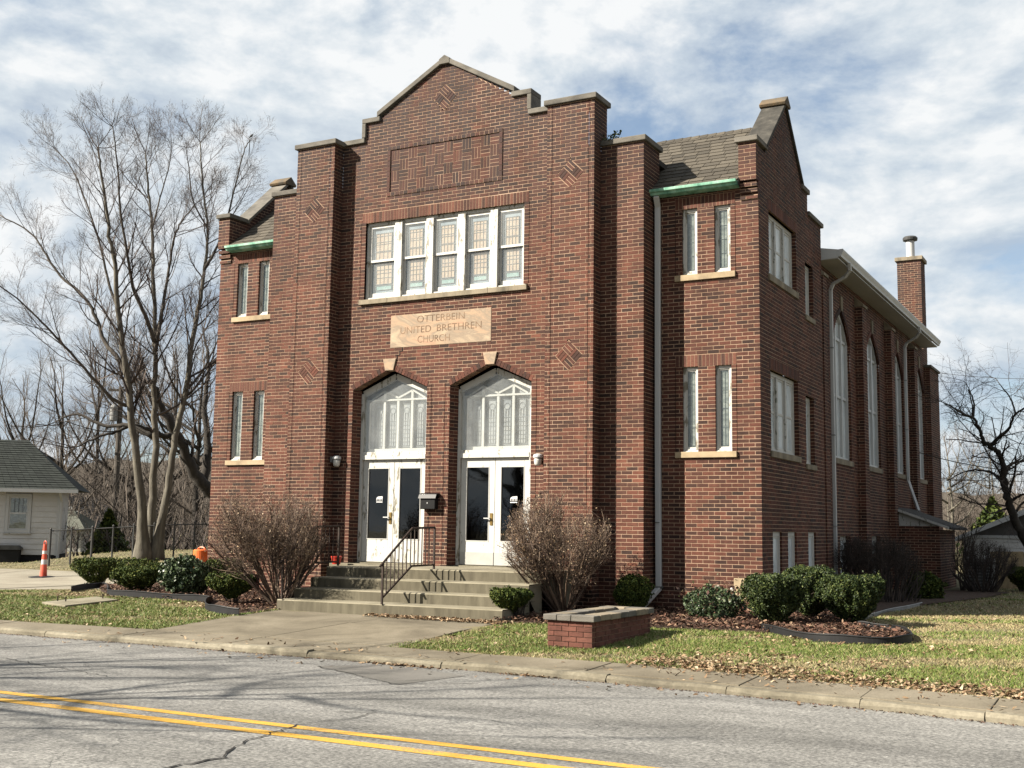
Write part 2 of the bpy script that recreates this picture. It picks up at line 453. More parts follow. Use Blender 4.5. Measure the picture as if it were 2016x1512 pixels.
M['storm'] = glass('dusty storm glass', (0.96, 0.97, 0.97), 1.1, 0.05, 0.07, (0.62, 0.64, 0.63))
M['plexi'] = glass('hazy plastic storm sheet', (0.9, 0.92, 0.92), 0.55, 0.25, 0.6, (0.62, 0.66, 0.68))
M['asphalt'] = None
def asphalt():
    m, nt, b = mat_new('worn grey asphalt')
    v = coords(nt)
    agg = noise(nt, v, 30.0, 5, 0.8)
    mid = noise(nt, coords(nt, (0.6, 1.6, 1)), 1.3, 6, 0.6)
    big = noise(nt, coords(nt, (0.25, 1.0, 1)), 0.5, 5, 0.55)
    c = ramp(nt, agg, [(0.32, (0.06, 0.059, 0.057)), (0.44, (0.17, 0.166, 0.157)), (0.56, (0.29, 0.283, 0.266)), (0.70, (0.50, 0.488, 0.46))]).outputs[0]
    c = mixc_(nt, 0.55, c, ramp(nt, mid, [(0.3, 0.62), (0.7, 1.28)]).outputs[0], 'MULTIPLY')
    c = mixc_(nt, 0.6, c, ramp(nt, big, [(0.3, 0.70), (0.7, 1.22)]).outputs[0], 'MULTIPLY')
    lane = noise(nt, coords(nt, (0.03, 1.3, 1)), 1.0, 3, 0.5)
    c = mixc_(nt, 0.6, c, ramp(nt, lane, [(0.35, 0.66), (0.65, 1.22)]).outputs[0], 'MULTIPLY')
    spot = noise(nt, v, 2.1, 3, 0.5)
    c = mixc_(nt, ramp(nt, spot, [(0.66, 0.0), (0.74, 0.45)]).outputs[0], c, (0.03, 0.03, 0.03))
    vo = _n(nt, 'ShaderNodeTexVoronoi', feature='DISTANCE_TO_EDGE')
    vo.inputs['Scale'].default_value = 0.33
    wv = _n(nt, 'ShaderNodeMix', data_type='VECTOR'); wv.inputs['Factor'].default_value = 0.16
    ns = _n(nt, 'ShaderNodeTexNoise'); ns.inputs['Scale'].default_value = 2.3; ns.inputs['Detail'].default_value = 6
    nt.links.new(v, ns.inputs['Vector'])
    sc = _n(nt, 'ShaderNodeVectorMath', operation='SCALE'); sc.inputs['Scale'].default_value = 6.0
    nt.links.new(ns.outputs['Color'], sc.inputs[0])
    nt.links.new(v, wv.inputs['A']); nt.links.new(sc.outputs[0], wv.inputs['B'])
    nt.links.new(wv.outputs['Result'], vo.inputs['Vector'])
    msk = noise(nt, v, 0.45, 3, 0.5)
    cr = ramp(nt, vo.outputs['Distance'], [(0.0, 1.0), (0.0028, 0.0)]).outputs[0]
    mm = _n(nt, 'ShaderNodeMath', operation='MULTIPLY'); nt.links.new(cr, mm.inputs[0]); nt.links.new(ramp(nt, msk, [(0.52, 0.0), (0.6, 0.8)]).outputs[0], mm.inputs[1])
    c = mixc_(nt, mm.outputs[0], c, (0.02, 0.02, 0.02))
    nt.links.new(c, b.inputs['Base Color'])
    b.inputs['Roughness'].default_value = 0.9
    b.inputs['Specular IOR Level'].default_value = 0.25
    bump(nt, b, agg, 0.5, 0.006)
    return m
M['asphalt'] = asphalt()
def pavement(name, dark, mid_, light, s=60):
    m, nt, b = mat_new(name)
    v = coords(nt)
    agg = noise(nt, v, s, 5, 0.75)
    big = noise(nt, v, 0.9, 7, 0.65, 0.4)
    c = ramp(nt, big, [(0.25, dark), (0.5, mid_), (0.75, light)]).outputs[0]
    c = mixc_(nt, 0.5, c, ramp(nt, agg, [(0.3, 0.5), (0.7, 1.4)]).outputs[0], 'MULTIPLY')
    t = island_val(nt)
    c = mixc_(nt, 0.3, c, ramp(nt, t, [(0, 0.72), (1, 1.15)]).outputs[0], 'MULTIPLY')
    nt.links.new(c, b.inputs['Base Color'])
    b.inputs['Roughness'].default_value = 0.95
    b.inputs['Specular IOR Level'].default_value = 0.2
    bump(nt, b, agg, 0.4, 0.005)
    return m
M['walk'] = pavement('tan concrete paving', (0.105, 0.088, 0.062), (0.20, 0.172, 0.125), (0.28, 0.245, 0.185), 45)
M['kerb'] = pavement('weathered kerb concrete', (0.08, 0.07, 0.053), (0.21, 0.185, 0.135), (0.36, 0.325, 0.25), 22)
M['drive'] = pavement('pale concrete drive', (0.22, 0.195, 0.15), (0.31, 0.28, 0.22), (0.38, 0.35, 0.28))
M['patch'] = pavement('smooth concrete patch', (0.15, 0.145, 0.13), (0.19, 0.18, 0.165), (0.23, 0.22, 0.20))
def yellow():
    m, nt, b = mat_new('worn yellow road paint')
    v = coords(nt)
    agg = noise(nt, v, 55.0, 4, 0.75)
    big = noise(nt, coords(nt, (0.7, 2, 1)), 1.4, 5, 0.6)
    c = ramp(nt, agg, [(0.3, (0.42, 0.22, 0.015)), (0.5, (0.66, 0.36, 0.03)), (0.72, (0.74, 0.44, 0.06))]).outputs[0]
    ad = _n(nt, 'ShaderNodeMath', operation='MULTIPLY_ADD'); ad.inputs[1].default_value = 0.55; nt.links.new(agg, ad.inputs[0])
    ad2 = _n(nt, 'ShaderNodeMath', operation='MULTIPLY'); ad2.inputs[1].default_value = 0.45; nt.links.new(big, ad2.inputs[0])
    nt.links.new(ad2.outputs[0], ad.inputs[2])
    w = ramp(nt, ad.outputs[0], [(0.40, 1.0), (0.46, 0.0)]).outputs[0]
    c = mixc_(nt, w, c, (0.09, 0.085, 0.08))
    nt.links.new(c, b.inputs['Base Color'])
    b.inputs['Roughness'].default_value = 0.85
    bump(nt, b, agg, 0.4, 0.005)
    return m
M['yellow'] = yellow()
M['soil'] = simple('lawn soil and thatch', [(0.25, (0.075, 0.065, 0.035)), (0.45, (0.15, 0.13, 0.065)), (0.6, (0.21, 0.175, 0.09)), (0.8, (0.11, 0.13, 0.045))], 1.6, 1.0, 9, 0.6, 60)
M['earth'] = simple('dark bed soil', [(0.3, (0.030, 0.020, 0.013)), (0.5, (0.065, 0.036, 0.022)), (0.75, (0.11, 0.060, 0.036))], 9, 1.0, 8, 0.8, 60)
M['grass'] = island_mat('grass blades', [(0, (0.085, 0.14, 0.02)), (0.45, (0.15, 0.22, 0.035)), (0.75, (0.22, 0.25, 0.06)), (0.88, (0.36, 0.30, 0.14)), (1, (0.46, 0.37, 0.19))], 0.6)
M['straw'] = island_mat('dormant straw grass', [(0, (0.22, 0.17, 0.085)), (0.5, (0.40, 0.32, 0.17)), (0.8, (0.52, 0.43, 0.24)), (1, (0.18, 0.20, 0.06))], 0.7)
M['leaf_dead'] = island_mat('dry fallen leaves', [(0, (0.11, 0.06, 0.03)), (0.4, (0.24, 0.145, 0.075)), (0.75, (0.38, 0.27, 0.16)), (1, (0.52, 0.41, 0.28))], 0.7)
M['mulch'] = island_mat('red bark mulch', [(0, (0.045, 0.024, 0.016)), (0.5, (0.10, 0.050, 0.032)), (0.8, (0.175, 0.083, 0.052)), (1, (0.36, 0.25, 0.16))], 0.8)
M['yew'] = island_mat('clipped evergreen leaves', [(0, (0.022, 0.036, 0.010)), (0.5, (0.055, 0.082, 0.018)), (0.85, (0.105, 0.13, 0.026)), (1, (0.17, 0.18, 0.04))], 0.7, spec=0.12)
M['box'] = island_mat('boxwood leaves', [(0, (0.013, 0.025, 0.008)), (0.5, (0.034, 0.056, 0.014)), (0.85, (0.075, 0.10, 0.024)), (1, (0.14, 0.155, 0.045))], 0.6, spec=0.2)
M['holly'] = island_mat('glossy broad leaves', [(0, (0.018, 0.036, 0.014)), (0.5, (0.045, 0.075, 0.028)), (0.9, (0.10, 0.14, 0.06)), (1, (0.22, 0.25, 0.15))], 0.45, spec=0.35)
M['holly_red'] = island_mat('bronzed leaves', [(0, (0.05, 0.03, 0.02)), (0.5, (0.13, 0.06, 0.045)), (1, (0.10, 0.13, 0.05))], 0.4, spec=0.5)
M['bark'] = simple('grey tree bark', [(0.3, (0.075, 0.066, 0.054)), (0.55, (0.155, 0.14, 0.11)), (0.75, (0.24, 0.22, 0.18))], 3.2, 0.95, 7, 0.9, 20, sc=(3, 3, 0.5))
M['bark_dark'] = simple('dark tree bark', [(0.3, (0.020, 0.017, 0.014)), (0.7, (0.065, 0.055, 0.045))], 3.2, 0.95, 7, 0.9, 20, sc=(3, 3, 0.5))
M['twig'] = island_mat('bare twigs', [(0, (0.034, 0.025, 0.022)), (0.5, (0.066, 0.048, 0.041)), (1, (0.12, 0.09, 0.075))], 0.8)
M['bark_limb'] = simple('dark upper bark', [(0.3, (0.05, 0.042, 0.035)), (0.7, (0.13, 0.112, 0.092))], 3.2, 0.95, 7, 0.9, 20, sc=(3, 3, 0.5))
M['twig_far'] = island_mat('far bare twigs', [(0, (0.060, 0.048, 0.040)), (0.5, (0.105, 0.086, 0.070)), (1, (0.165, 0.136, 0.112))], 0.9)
M['twig_dark'] = island_mat('dark bare twigs', [(0, (0.022, 0.018, 0.016)), (0.6, (0.055, 0.042, 0.036)), (1, (0.10, 0.075, 0.06))], 0.85)
M['twig_shrub'] = island_mat('brown shrub twigs', [(0, (0.05, 0.032, 0.024)), (0.5, (0.12, 0.078, 0.055)), (0.9, (0.21, 0.145, 0.10)), (1, (0.30, 0.23, 0.17))], 0.75)
M['siding'] = simple('white painted siding', [(0.2, (0.42, 0.41, 0.39)), (0.4, (0.63, 0.62, 0.60)), (0.7, (0.74, 0.73, 0.71))], 1.4, 0.55, 8)
M['wood_fence'] = island_mat('pale fence boards', [(0, (0.32, 0.235, 0.13)), (1, (0.44, 0.33, 0.19))], 0.8, 12, 0.3)
M['pole'] = simple('weathered pole timber', [(0.3, (0.07, 0.06, 0.05)), (0.7, (0.13, 0.115, 0.10))], 6, 0.95, sc=(4, 4, 0.4))
M['far_wall'] = simple('pale far wall', [(0.3, (0.50, 0.49, 0.43)), (0.7, (0.62, 0.61, 0.55))], 2, 0.8)
M['far_roof'] = simple('far grey roof', [(0.3, (0.10, 0.095, 0.09)), (0.7, (0.15, 0.14, 0.135))], 3, 0.9)
M['far_roof_g'] = simple('far mossy roof', [(0.3, (0.10, 0.105, 0.085)), (0.7, (0.15, 0.155, 0.125))], 3, 0.9)
M['sticker'] = simple('white sticker', [(0.3, (0.75, 0.75, 0.75)), (0.7, (0.82, 0.82, 0.82))], 5, 0.5)
M['wire'] = simple('black wire', [(0.3, (0.015, 0.015, 0.015)), (0.7, (0.03, 0.03, 0.03))], 5, 0.6)

# ------------------------------------------------------------------ ground
def sst(t):
    t = np.clip(t, 0, 1)
    return t * t * (3 - 2 * t)
def kerb_y(x):
    return np.interp(x, [-80, -9.2, -7, -4, -1, 0.3, 1.7, 3.1, 4.24, 4.6, 8, 20], [-7.42, -7.42, -7.33, -7.30, -7.28, -7.34, -7.46, -7.66, -7.83, -7.90, -8.4, -8.6])
def g(x, y):
    x = np.asarray(x, float); y = np.asarray(y, float)
    z = np.interp(y, [-7.3, -6.4, -5.4, -3.4, -1, 0, 30], [0.0, 0.045, 0.09, 0.155, 0.168, 0.185, 0.17])
    z = z + 0.5 * sst((y - 2) / 7) * sst((-13 - x) / 7) * sst((x + 26) / 3)
    z = z - 0.12 * sst((-13 - x) / 5) * sst((4 - y) / 4) * sst((y + 4) / 3)
    return z
def gz(x, y):
    return float(g(x, y))
xs = np.unique(np.concatenate([np.array([-900, -500, -300, -200, -140, -100, -80, -65, -55]), np.arange(-50, 30, 0.8), np.array([32, 36, 42, 50, 65, 90, 140, 220, 400, 900])]))
ys = np.unique(np.concatenate([np.array([-400, -150, -60, -30, -22, -16.2, -16.0, -8.9, -8.88, -7.0, -6.53, -6.43]), np.arange(-6.3, 20, 0.6), np.array([21, 23, 26, 30, 36, 44, 55, 70, 100, 160, 300, 900])]))
GX, GY = np.meshgrid(xs, ys)
GZ = g(GX, GY) + nrg.normal(0, 0.008, GX.shape) * (np.abs(GX) < 40)
GZ = np.where(GY < -6.5, -0.03, GZ - 0.012)
GZ = np.where(GY < -8.89, -0.14, GZ)
GZ = np.where((GY < -6.9) & (GY > -8.885), -0.14, GZ)
GZ = np.where(GY < -16.1, -0.01, GZ)
nx, ny = len(xs), len(ys)
idx = np.arange(nx * ny).reshape(ny, nx)
F = np.stack([idx[:-1, :-1], idx[:-1, 1:], idx[1:, 1:], idx[1:, :-1]], -1).reshape(-1, 4)
ground = mesh_np('ground', np.stack([GX, GY, GZ], -1).reshape(-1, 3), F, M['soil'], smooth=True)
tag(ground, kind='structure')

def strip(name, y0f, y1f, z, mat, x0=-80, x1=60, step=0.4):
    X = np.arange(x0, x1 + 0.01, step)
    v = np.concatenate([np.stack([X, [y0f(a) for a in X], np.full(len(X), z)], -1), np.stack([X, [y1f(a) for a in X], np.full(len(X), z)], -1)])
    n = len(X)
    f = np.array([(i, i + 1, n + i + 1, n + i) for i in range(n - 1)])
    return mesh_np(name, v, f, mat)
ROADZ = -0.06
road = strip('road', lambda x: -15.6, lambda x: float(kerb_y(x)) + 0.03, ROADZ, M['asphalt'])
tag(road, kind='structure')
for i, (ya, yb) in enumerate(((-11.425, -11.30), (-11.76, -11.62))):
    o = strip('road_marking', lambda x: ya, lambda x: yb, ROADZ + 0.004, M['yellow'])
    tag(o, kind='structure')
# concrete patch and cracks in the road
pm = MB()
pm.add([(-3.0, -7.95, ROADZ + 0.004), (-1.3, -8.75, ROADZ + 0.004), (-1.1, -7.72, ROADZ + 0.004), (-2.4, -7.36, ROADZ + 0.004)], [(0, 1, 2, 3)])
tag(pm.build('road_patch', M['patch']), kind='structure')
M['crack'] = simple('dark crack', [(0.3, (0.012, 0.012, 0.012)), (0.7, (0.03, 0.028, 0.026))], 5, 0.95)
def crack(name, pts, w=0.02, z=ROADZ + 0.007, jit=0.06, parent=None):
    P = []
    for a, b in zip(pts[:-1], pts[1:]):
        a = np.array(a); b = np.array(b); n = max(2, int(np.linalg.norm(b - a) / 0.09))
        for i in range(n):
            P.append(a + (b - a) * i / n + nrg.normal(0, jit * 0.4, 2))
    P.append(np.array(pts[-1]))
    V = []; Fc = []
    for i, p in enumerate(P):
        t = P[min(i + 1, len(P) - 1)] - P[max(i - 1, 0)]
        t = t / (np.linalg.norm(t) + 1e-6); nn = np.array([-t[1], t[0]])
        ww = w * rng.uniform(0.25, 1.0)
        V += [(*(p + nn * ww / 2), z), (*(p - nn * ww / 2), z)]
        if i: Fc.append((2 * i - 2, 2 * i - 1, 2 * i + 1, 2 * i))
    o = mesh_np(name, V, np.array(Fc), M['crack'], parent)
    if parent is None: tag(o, kind='structure')
    return o
crack('road_crack', [(-0.6, -11.2), (-0.55, -11.7), (-0.5, -12.0), (-0.2, -12.7), (-0.3, -13.4)], 0.035)
crack('road_crack', [(-0.6, -11.2), (-0.4, -10.6), (-0.55, -10.2)], 0.02)
crack('road_crack', [(-9.0, -8.9), (-4.2, -10.0)], 0.022)
crack('road_crack', [(-3.0, -7.97), (-1.3, -8.78), (-0.7, -8.2)], 0.02)
crack('road_crack', [(2.0, -10.4), (0.4, -10.2), (-0.9, -10.6)], 0.014)

# kerb stones
kerb = bpy.data.objects.new('kerb', None); COL.objects.link(kerb); tag(kerb, kind='structure')
kx = [-40, -30, -22, -16, -12.5, -10.1, -8.3, -7.14, -5.04, -3.65, -1.7, 0.42, 1.80, 3.17, 4.29, 6.1, 8, 11, 15, 22, 40]
for a, b in zip(kx[:-1], kx[1:]):
    n = max(2, int((b - a) / 0.3))
    X = np.linspace(a + 0.005, b - 0.005, n + 1)
    V = []
    dz, dy = rng.uniform(-0.012, 0.010), rng.uniform(-0.012, 0.012)
    for i, x in enumerate(X):
        y = float(kerb_y(x)) + dy + rng.uniform(-0.006, 0.006); e = rng.uniform(0, 0.03) * rng.random()
        zt = 0.018 + dz + rng.uniform(-0.005, 0.004)
        V += [(x, y, -0.12), (x, y + 0.004, zt - 0.025 - e), (x, y + 0.03 + e, zt), (x, y + 0.15, zt + 0.004), (x, y + 0.15, -0.12)]
    Fc = []
    for i in range(n):
        for j in range(4):
            Fc.append((5 * i + j, 5 * (i + 1) + j, 5 * (i + 1) + j + 1, 5 * i + j + 1))
    for e in (0, n):
        Fc.append(tuple(5 * e + j for j in (0, 1, 2, 3)))
        Fc.append((5 * e, 5 * e + 3, 5 * e + 4, 5 * e + 4)[:3] + (5 * e + 4,))
    Fc = [f for f in Fc if len(set(f)) == 4]
    mesh_np('kerb_stone', V, np.array(Fc), M['kerb'], kerb)
# sidewalk slabs
walk = bpy.data.objects.new('sidewalk', None); COL.objects.link(walk); tag(walk, kind='structure')
def back_y(x):
    return float(np.interp(x, [-40, -10, -7.0, -2.8, -1.2, 0.6, 2, 3.1, 4.5, 8, 40], [-6.75, -6.72, -6.45, -6.45, -6.5, -6.38, -6.62, -6.78, -6.95, -7.3, -7.5]))
sxs = [-40, -30, -24, -19, -15.5, -13.2, -11.4, -9.7, -8.3, -6.95, -5.08, -3.2, -1.6, 0.1, 1.9, 3.15, 4.32, 5.8, 7.5, 9.5, 12, 16, 24, 40]
def slab(parent, quad, z, mat, th=0.09, name='slab', gap=0.006, dz=0.006):
    c = np.mean(np.array(quad, float), axis=0)
    q = [np.array(p) + (c - np.array(p)) / np.linalg.norm(c - np.array(p)) * gap for p in quad]
    t = rng.uniform(-dz, dz)
    zz_ = [zv + t + rng.uniform(-0.003, 0.003) for zv in (z if isinstance(z, (list, tuple)) else [z] * 4)]
    V = [(*p, a) for p, a in zip(q, zz_)] + [(*p, a - th) for p, a in zip(q, zz_)]
    b = MB(); b.add(V, [(0, 1, 2, 3), (7, 6, 5, 4), (0, 4, 5, 1), (1, 5, 6, 2), (2, 6, 7, 3), (3, 7, 4, 0)])
    return b.build(name, mat, parent, bevel=0.006)
for a, b in zip(sxs[:-1], sxs[1:]):
    ya, yb = float(kerb_y(a)) + 0.155, float(kerb_y(b)) + 0.155
    za, zb = 0.024, 0.045
    slab(walk, [(a, ya), (b, yb), (b, back_y(b)), (a, back_y(a))], [za, za, zb, zb], M['walk'], dz=0.003)
# the paved apron in front of the steps
apron = bpy.data.objects.new('apron', None); COL.objects.link(apron); tag(apron, kind='structure')
AXs = [[-7.05, -5.05, -2.85], [-7.30, -5.02, -3.02], [-7.40, -5.0, -3.1]]
AYs = [-6.44, -4.55, -3.1]
for r_ in range(2):
    for c_ in range(2):
        q = [(AXs[r_][c_], AYs[r_]), (AXs[r_][c_ + 1], AYs[r_]), (AXs[r_ + 1][c_ + 1], AYs[r_ + 1]), (AXs[r_ + 1][c_], AYs[r_ + 1])]
        slab(apron, q, [gz(*p) + 0.005 for p in q], M['walk'], gap=0.010)
# driveway of pale concrete at the left
drive = bpy.data.objects.new('driveway', None); COL.objects.link(drive); tag(drive, kind='structure')
dxs = [-44, -36, -30, -25, -21.5, -18.6, -16.2, -14.2, -12.4]
def dy0(x): return float(np.interp(x, [-44, -17, -14.3, -12.4], [-3.2, -2.6, -1.4, 0.1]))
for a, b in zip(dxs[:-1], dxs[1:]):
    for t0, t1 in ((0, 0.5), (0.5, 1)):
        q = [(a, dy0(a) + (3.4 - dy0(a)) * t0), (b, dy0(b) + (3.4 - dy0(b)) * t0), (b, dy0(b) + (3.4 - dy0(b)) * t1), (a, dy0(a) + (3.4 - dy0(a)) * t1)]
        slab(drive, q, [gz(*p) + 0.006 for p in q], M['drive'], gap=0.01)

# planting beds of dark soil (sheets just above the ground)
def bed(poly, name='planting_bed', lift=0.016):
    P = np.array(poly, float)
    c = P.mean(0)
    b = MB()
    rings = 6
    n = len(P)
    V = []
    for r_ in range(rings + 1):
        for p in P:
            q = c + (p - c) * (1 - r_ / rings * 0.999)
            V.append((q[0], q[1], gz(*q) + lift + 0.03 * math.sin(math.pi * 0.5 * min(1, r_ / rings * 2))))
    Fc = []
    for r_ in range(rings):
        for i in range(n):
            Fc.append((r_ * n + i, r_ * n + (i + 1) % n, (r_ + 1) * n + (i + 1) % n, (r_ + 1) * n + i))
    o = mesh_np(name, V, np.array(Fc), M['earth'], smooth=True)
    return tag(o, kind='structure')
BED_R = [(-3.15, -3.5), (-1.8, -3.25), (-0.6, -3.0), (0.6, -2.75), (1.1, -2.8), (1.6, -3.25), (2.1, -3.5), (2.6, -3.35), (2.85, -2.75), (2.55, -1.8), (2.0, -1.3), (1.55, 0.1), (1.5, 2.2), (1.65, 5.0), (2.4, 9), (2.6, 12), (0.2, 12), (0.03, 5), (0.03, 0.02), (-1.9, 0.02), (-1.95, -0.5), (-3.0, -0.8)]
BED_L = [(-7.35, -4.4), (-7.75, -4.38), (-8.3, -3.95), (-8.6, -3.3), (-9.4, -2.8), (-10.5, -2.8), (-12.1, -2.6), (-13.2, -1.9), (-14.4, -0.8), (-14.9, 0.4), (-13.0, 0.9), (-12.1, 0.02), (-10.4, 0.02), (-10.2, -0.5), (-9.4, -0.8), (-7.4, -0.8)]
bed(BED_R); bed(BED_L)

def inpoly(P, x, y):
    P = np.array(P); x = np.asarray(x); y = np.asarray(y)
    ins = np.zeros(x.shape, bool); j = len(P) - 1
    for i in range(len(P)):
        xi, yi = P[i]; xj, yj = P[j]
        ins ^= ((yi > y) != (yj > y)) & (x < (xj - xi) * (y - yi) / (yj - yi + 1e-12) + xi)
        j = i
    return ins

# ------------------------------------------------------------------ the church
church = thing('church', 'two-storey dark red brick church with stepped front gable and twin arched doorways', 'church')
XC = -6.06
mx = lambda x: 2 * XC - x
CO, PI_, ZG = 0.0677, 0.2058, 2.919
YC, YT, YW = -0.52, -0.82, 0.0
FC = Frm((0, YC, 0), (1, 0, 0), (0, -1, 0))
FT = Frm((0, YT, 0), (1, 0, 0), (0, -1, 0))
FW = Frm((0, YW, 0), (1, 0, 0), (0, -1, 0))
def FX(x, s=1): return Frm((x, 0, 0), (0, 1, 0), (s, 0, 0))
def FY(y): return Frm((0, y, 0), (1, 0, 0), (0, -1, 0))

BK, MO, SB = [], [], []
def wall(fr, spanf, z0, z1, ph=0.0, dep=0.0, bk=None):
    bk = BK if bk is None else bk
    k0 = math.floor((z0 - ZG) / CO + 1e-6); k1 = math.ceil((z1 - ZG) / CO - 1e-6)
    tot = lambda s: sum(b - a for a, b in s)
    def jump(s0, s1):
        return abs(tot(s0) - tot(s1)) > 0.20
    def lay(k, sb, st, zb, zt):
        for (a0, b0), (a1, b1) in zip(sb, st):
            if b0 - a0 < 0.01 and b1 - a1 < 0.01: continue
            MO.append((fr, a0, b0, b1, a1, zb, zt, dep))
            h = zt - zb
            if h < 0.010: continue
            iz = min(0.0062, h * 0.16)
            lo, hi = min(a0, a1), max(b0, b1)
            off = ph + (k % 2) * PI_ / 2
            e = off + math.ceil((lo + 0.04 - off) / PI_) * PI_
            ed = [lo]
            while e < hi - 0.04:
                ed.append(e + rng.uniform(-0.004, 0.004)); e += PI_
            ed.append(hi)
            for i in range(len(ed) - 1):
                u0 = ed[i] + (0.0062 if i else 0.0); u1 = ed[i + 1] - (0.0062 if i < len(ed) - 2 else 0.0)
                bl, tl = max(u0, a0), max(u0, a1); br, tr = min(u1, b0), min(u1, b1)
                if br - bl < 0.008 and tr - tl < 0.008: continue
                br = max(br, bl + 0.001); tr = max(tr, tl + 0.001)
                dz_ = rng.uniform(-0.0012, 0.0012)
                bk.append((fr, bl, br, tr, tl, zb + iz + dz_, zt - iz + dz_, dep + rng.uniform(-0.0022, 0.0012)))
    for k in range(k0, k1):
        zb, zt = max(ZG + k * CO, z0), min(ZG + (k + 1) * CO, z1)
        if zt - zb < 0.004: continue
        sb, st = spanf(zb + 1e-4), spanf(zt - 1e-4)
        if jump(sb, st):
            lo, hi = zb + 1e-4, zt - 1e-4
            for _ in range(12):
                m = (lo + hi) / 2
                if jump(sb, spanf(m)): hi = m
                else: lo = m
            S0, S1 = sb, st
            I = [(max(a, c), min(b, d)) for a, b in S0 for c, d in S1 if min(b, d) - max(a, c) > 0.02]
            lay(k, I, I, zb, zt)
            for S_, za, zc_ in ((S0, zb, lo), (S1, hi, zt)):
                for a, b in I: S_ = cut(S_, a, b)
                if zc_ - za > 0.003: lay(k, S_, S_, za, zc_)
            continue
        if len(sb) != len(st): sb = st = spanf((zb + zt) / 2)
        lay(k, sb, st, zb, zt)
def soldiers(fr, u0, u1, z0, z1, dep=-0.002, w=CO, bk=None):
    bk = SB if bk is None else bk
    n = max(1, round((u1 - u0) / w)); w = (u1 - u0) / n
    MO.append((fr, u0, u1, u1, u0, z0, z1, dep)); MO.append((fr, u0, u1, u1, u0, z0, z1 + .04, .03))
    for i in range(n):
        a, b = u0 + i * w + 0.0055, u0 + (i + 1) * w - 0.0055
        bk.append((fr, a, b, b, a, z0 + 0.004, z1 - 0.004, dep + rng.uniform(-0.002, 0.0015)))
def cut(spans, a, b):
    out = []
    for p, q in spans:
        if b <= p or a >= q: out.append((p, q)); continue
        if a > p: out.append((p, a))
        if b < q: out.append((b, q))
    return out
def split(spans, *us):
    for u in us:
        out = []
        for p, q in spans:
            if p + 0.02 < u < q - 0.02: out += [(p, u - 0.005), (u + 0.005, q)]
            else: out.append((p, q))
        spans = out
    return spans

# -- door openings
DC = [XC - 1.12, XC + 1.12]
DH, ZS, ZA = 0.865, 4.225, 4.612
def door_cut(sp, z):
    for c in DC:
        if z < ZS: sp = cut(sp, c - DH, c + DH)
        elif z < ZA + 0.118:
            h = (DH + 0.03) * (1 - (z - ZS) / (ZA + 0.118 - ZS)); sp = cut(sp, c - h, c + h)
    return sp
def dia_cut(sp, z, c, zc, h):
    a = h - abs(z - zc)
    return cut(sp, c - a, c + a) if a > 0.004 else sp
def prof_c(z):
    if z < 9.245: return 2.40
    if z < 9.645: return 1.90 - 0.005
    if z < 9.70: return 1.55
    return max(0.0, 1.52 * (10.625 - z) / (10.625 - 9.70))
def span_c(z):
    h = prof_c(z)
    if h < 0.02: return []
    sp = [(XC - h, XC + h)]
    if z < 4.74: sp = door_cut(sp, z)
    if z < ZS: sp = split(sp, DC[0] - DH - 0.105, DC[0] + DH + 0.105, DC[1] - DH - 0.105, DC[1] + DH + 0.105)
    if 5.012 < z < 5.651: sp = cut(sp, XC - 1.125, XC + 1.125)
    if 5.915 < z < 6.012: sp = cut(sp, XC - 1.88, XC + 1.88)
    if 6.012 <= z < 7.575: sp = split(cut(sp, XC - 1.79, XC + 1.79), XC - 1.895, XC + 1.895)
    if 7.575 <= z < 7.785: sp = cut(sp, XC - 1.885, XC + 1.885)
    if 8.068 < z < 9.08: sp = cut(sp, XC - 1.31, XC + 1.31)
    return dia_cut(sp, z, XC, 9.905, 0.275)
wall(FC, span_c, 0.05, 10.63, XC)
soldiers(FC, XC - 1.885, XC + 1.885, 7.575, 7.785)
# basket-weave panel with its raised frame
def basket(fr, u0, u1, z0, z1, dep):
    nu, nz = round((u1 - u0) / 0.203), round((z1 - z0) / 0.203)
    du, dz_ = (u1 - u0) / nu, (z1 - z0) / nz
    MO.append((fr, u0, u1, u1, u0, z0, z1, dep))
    for i in range(nu):
        for j in range(nz):
            a, b = u0 + i * du, z0 + j * dz_
            for k in range(3):
                if (i + j) % 2:
                    q = (a + k * du / 3 + .0055, a + (k + 1) * du / 3 - .0055, b + .004, b + dz_ - .004)
                else:
                    q = (a + .004, a + du - .004, b + k * dz_ / 3 + .0055, b + (k + 1) * dz_ / 3 - .0055)
                BK.append((fr, q[0], q[1], q[1], q[0], q[2], q[3], dep + rng.uniform(-.002, .002)))
MO.append((FC, XC - 1.33, XC + 1.33, XC + 1.33, XC - 1.33, 8.04, 9.13, 0.03))
basket(FC, XC - 1.235, XC + 1.235, 8.145, 9.005, 0.004)
soldiers(FC, XC - 1.31, XC + 1.31, 9.008, 9.08, -0.016, 0.1, BK); soldiers(FC, XC - 1.31, XC + 1.31, 8.068, 8.142, -0.016, 0.1, BK)
for a, b in ((XC - 1.31, XC - 1.238), (XC + 1.238, XC + 1.31)):
    for k in range(8):
        z0 = 8.145 + k * 0.1075
        MO.append((FC, a, b, b, a, z0, z0 + .1075, -0.014)); BK.append((FC, a + .002, b - .002, b - .002, a + .002, z0 + .004, z0 + .1035, -0.016))
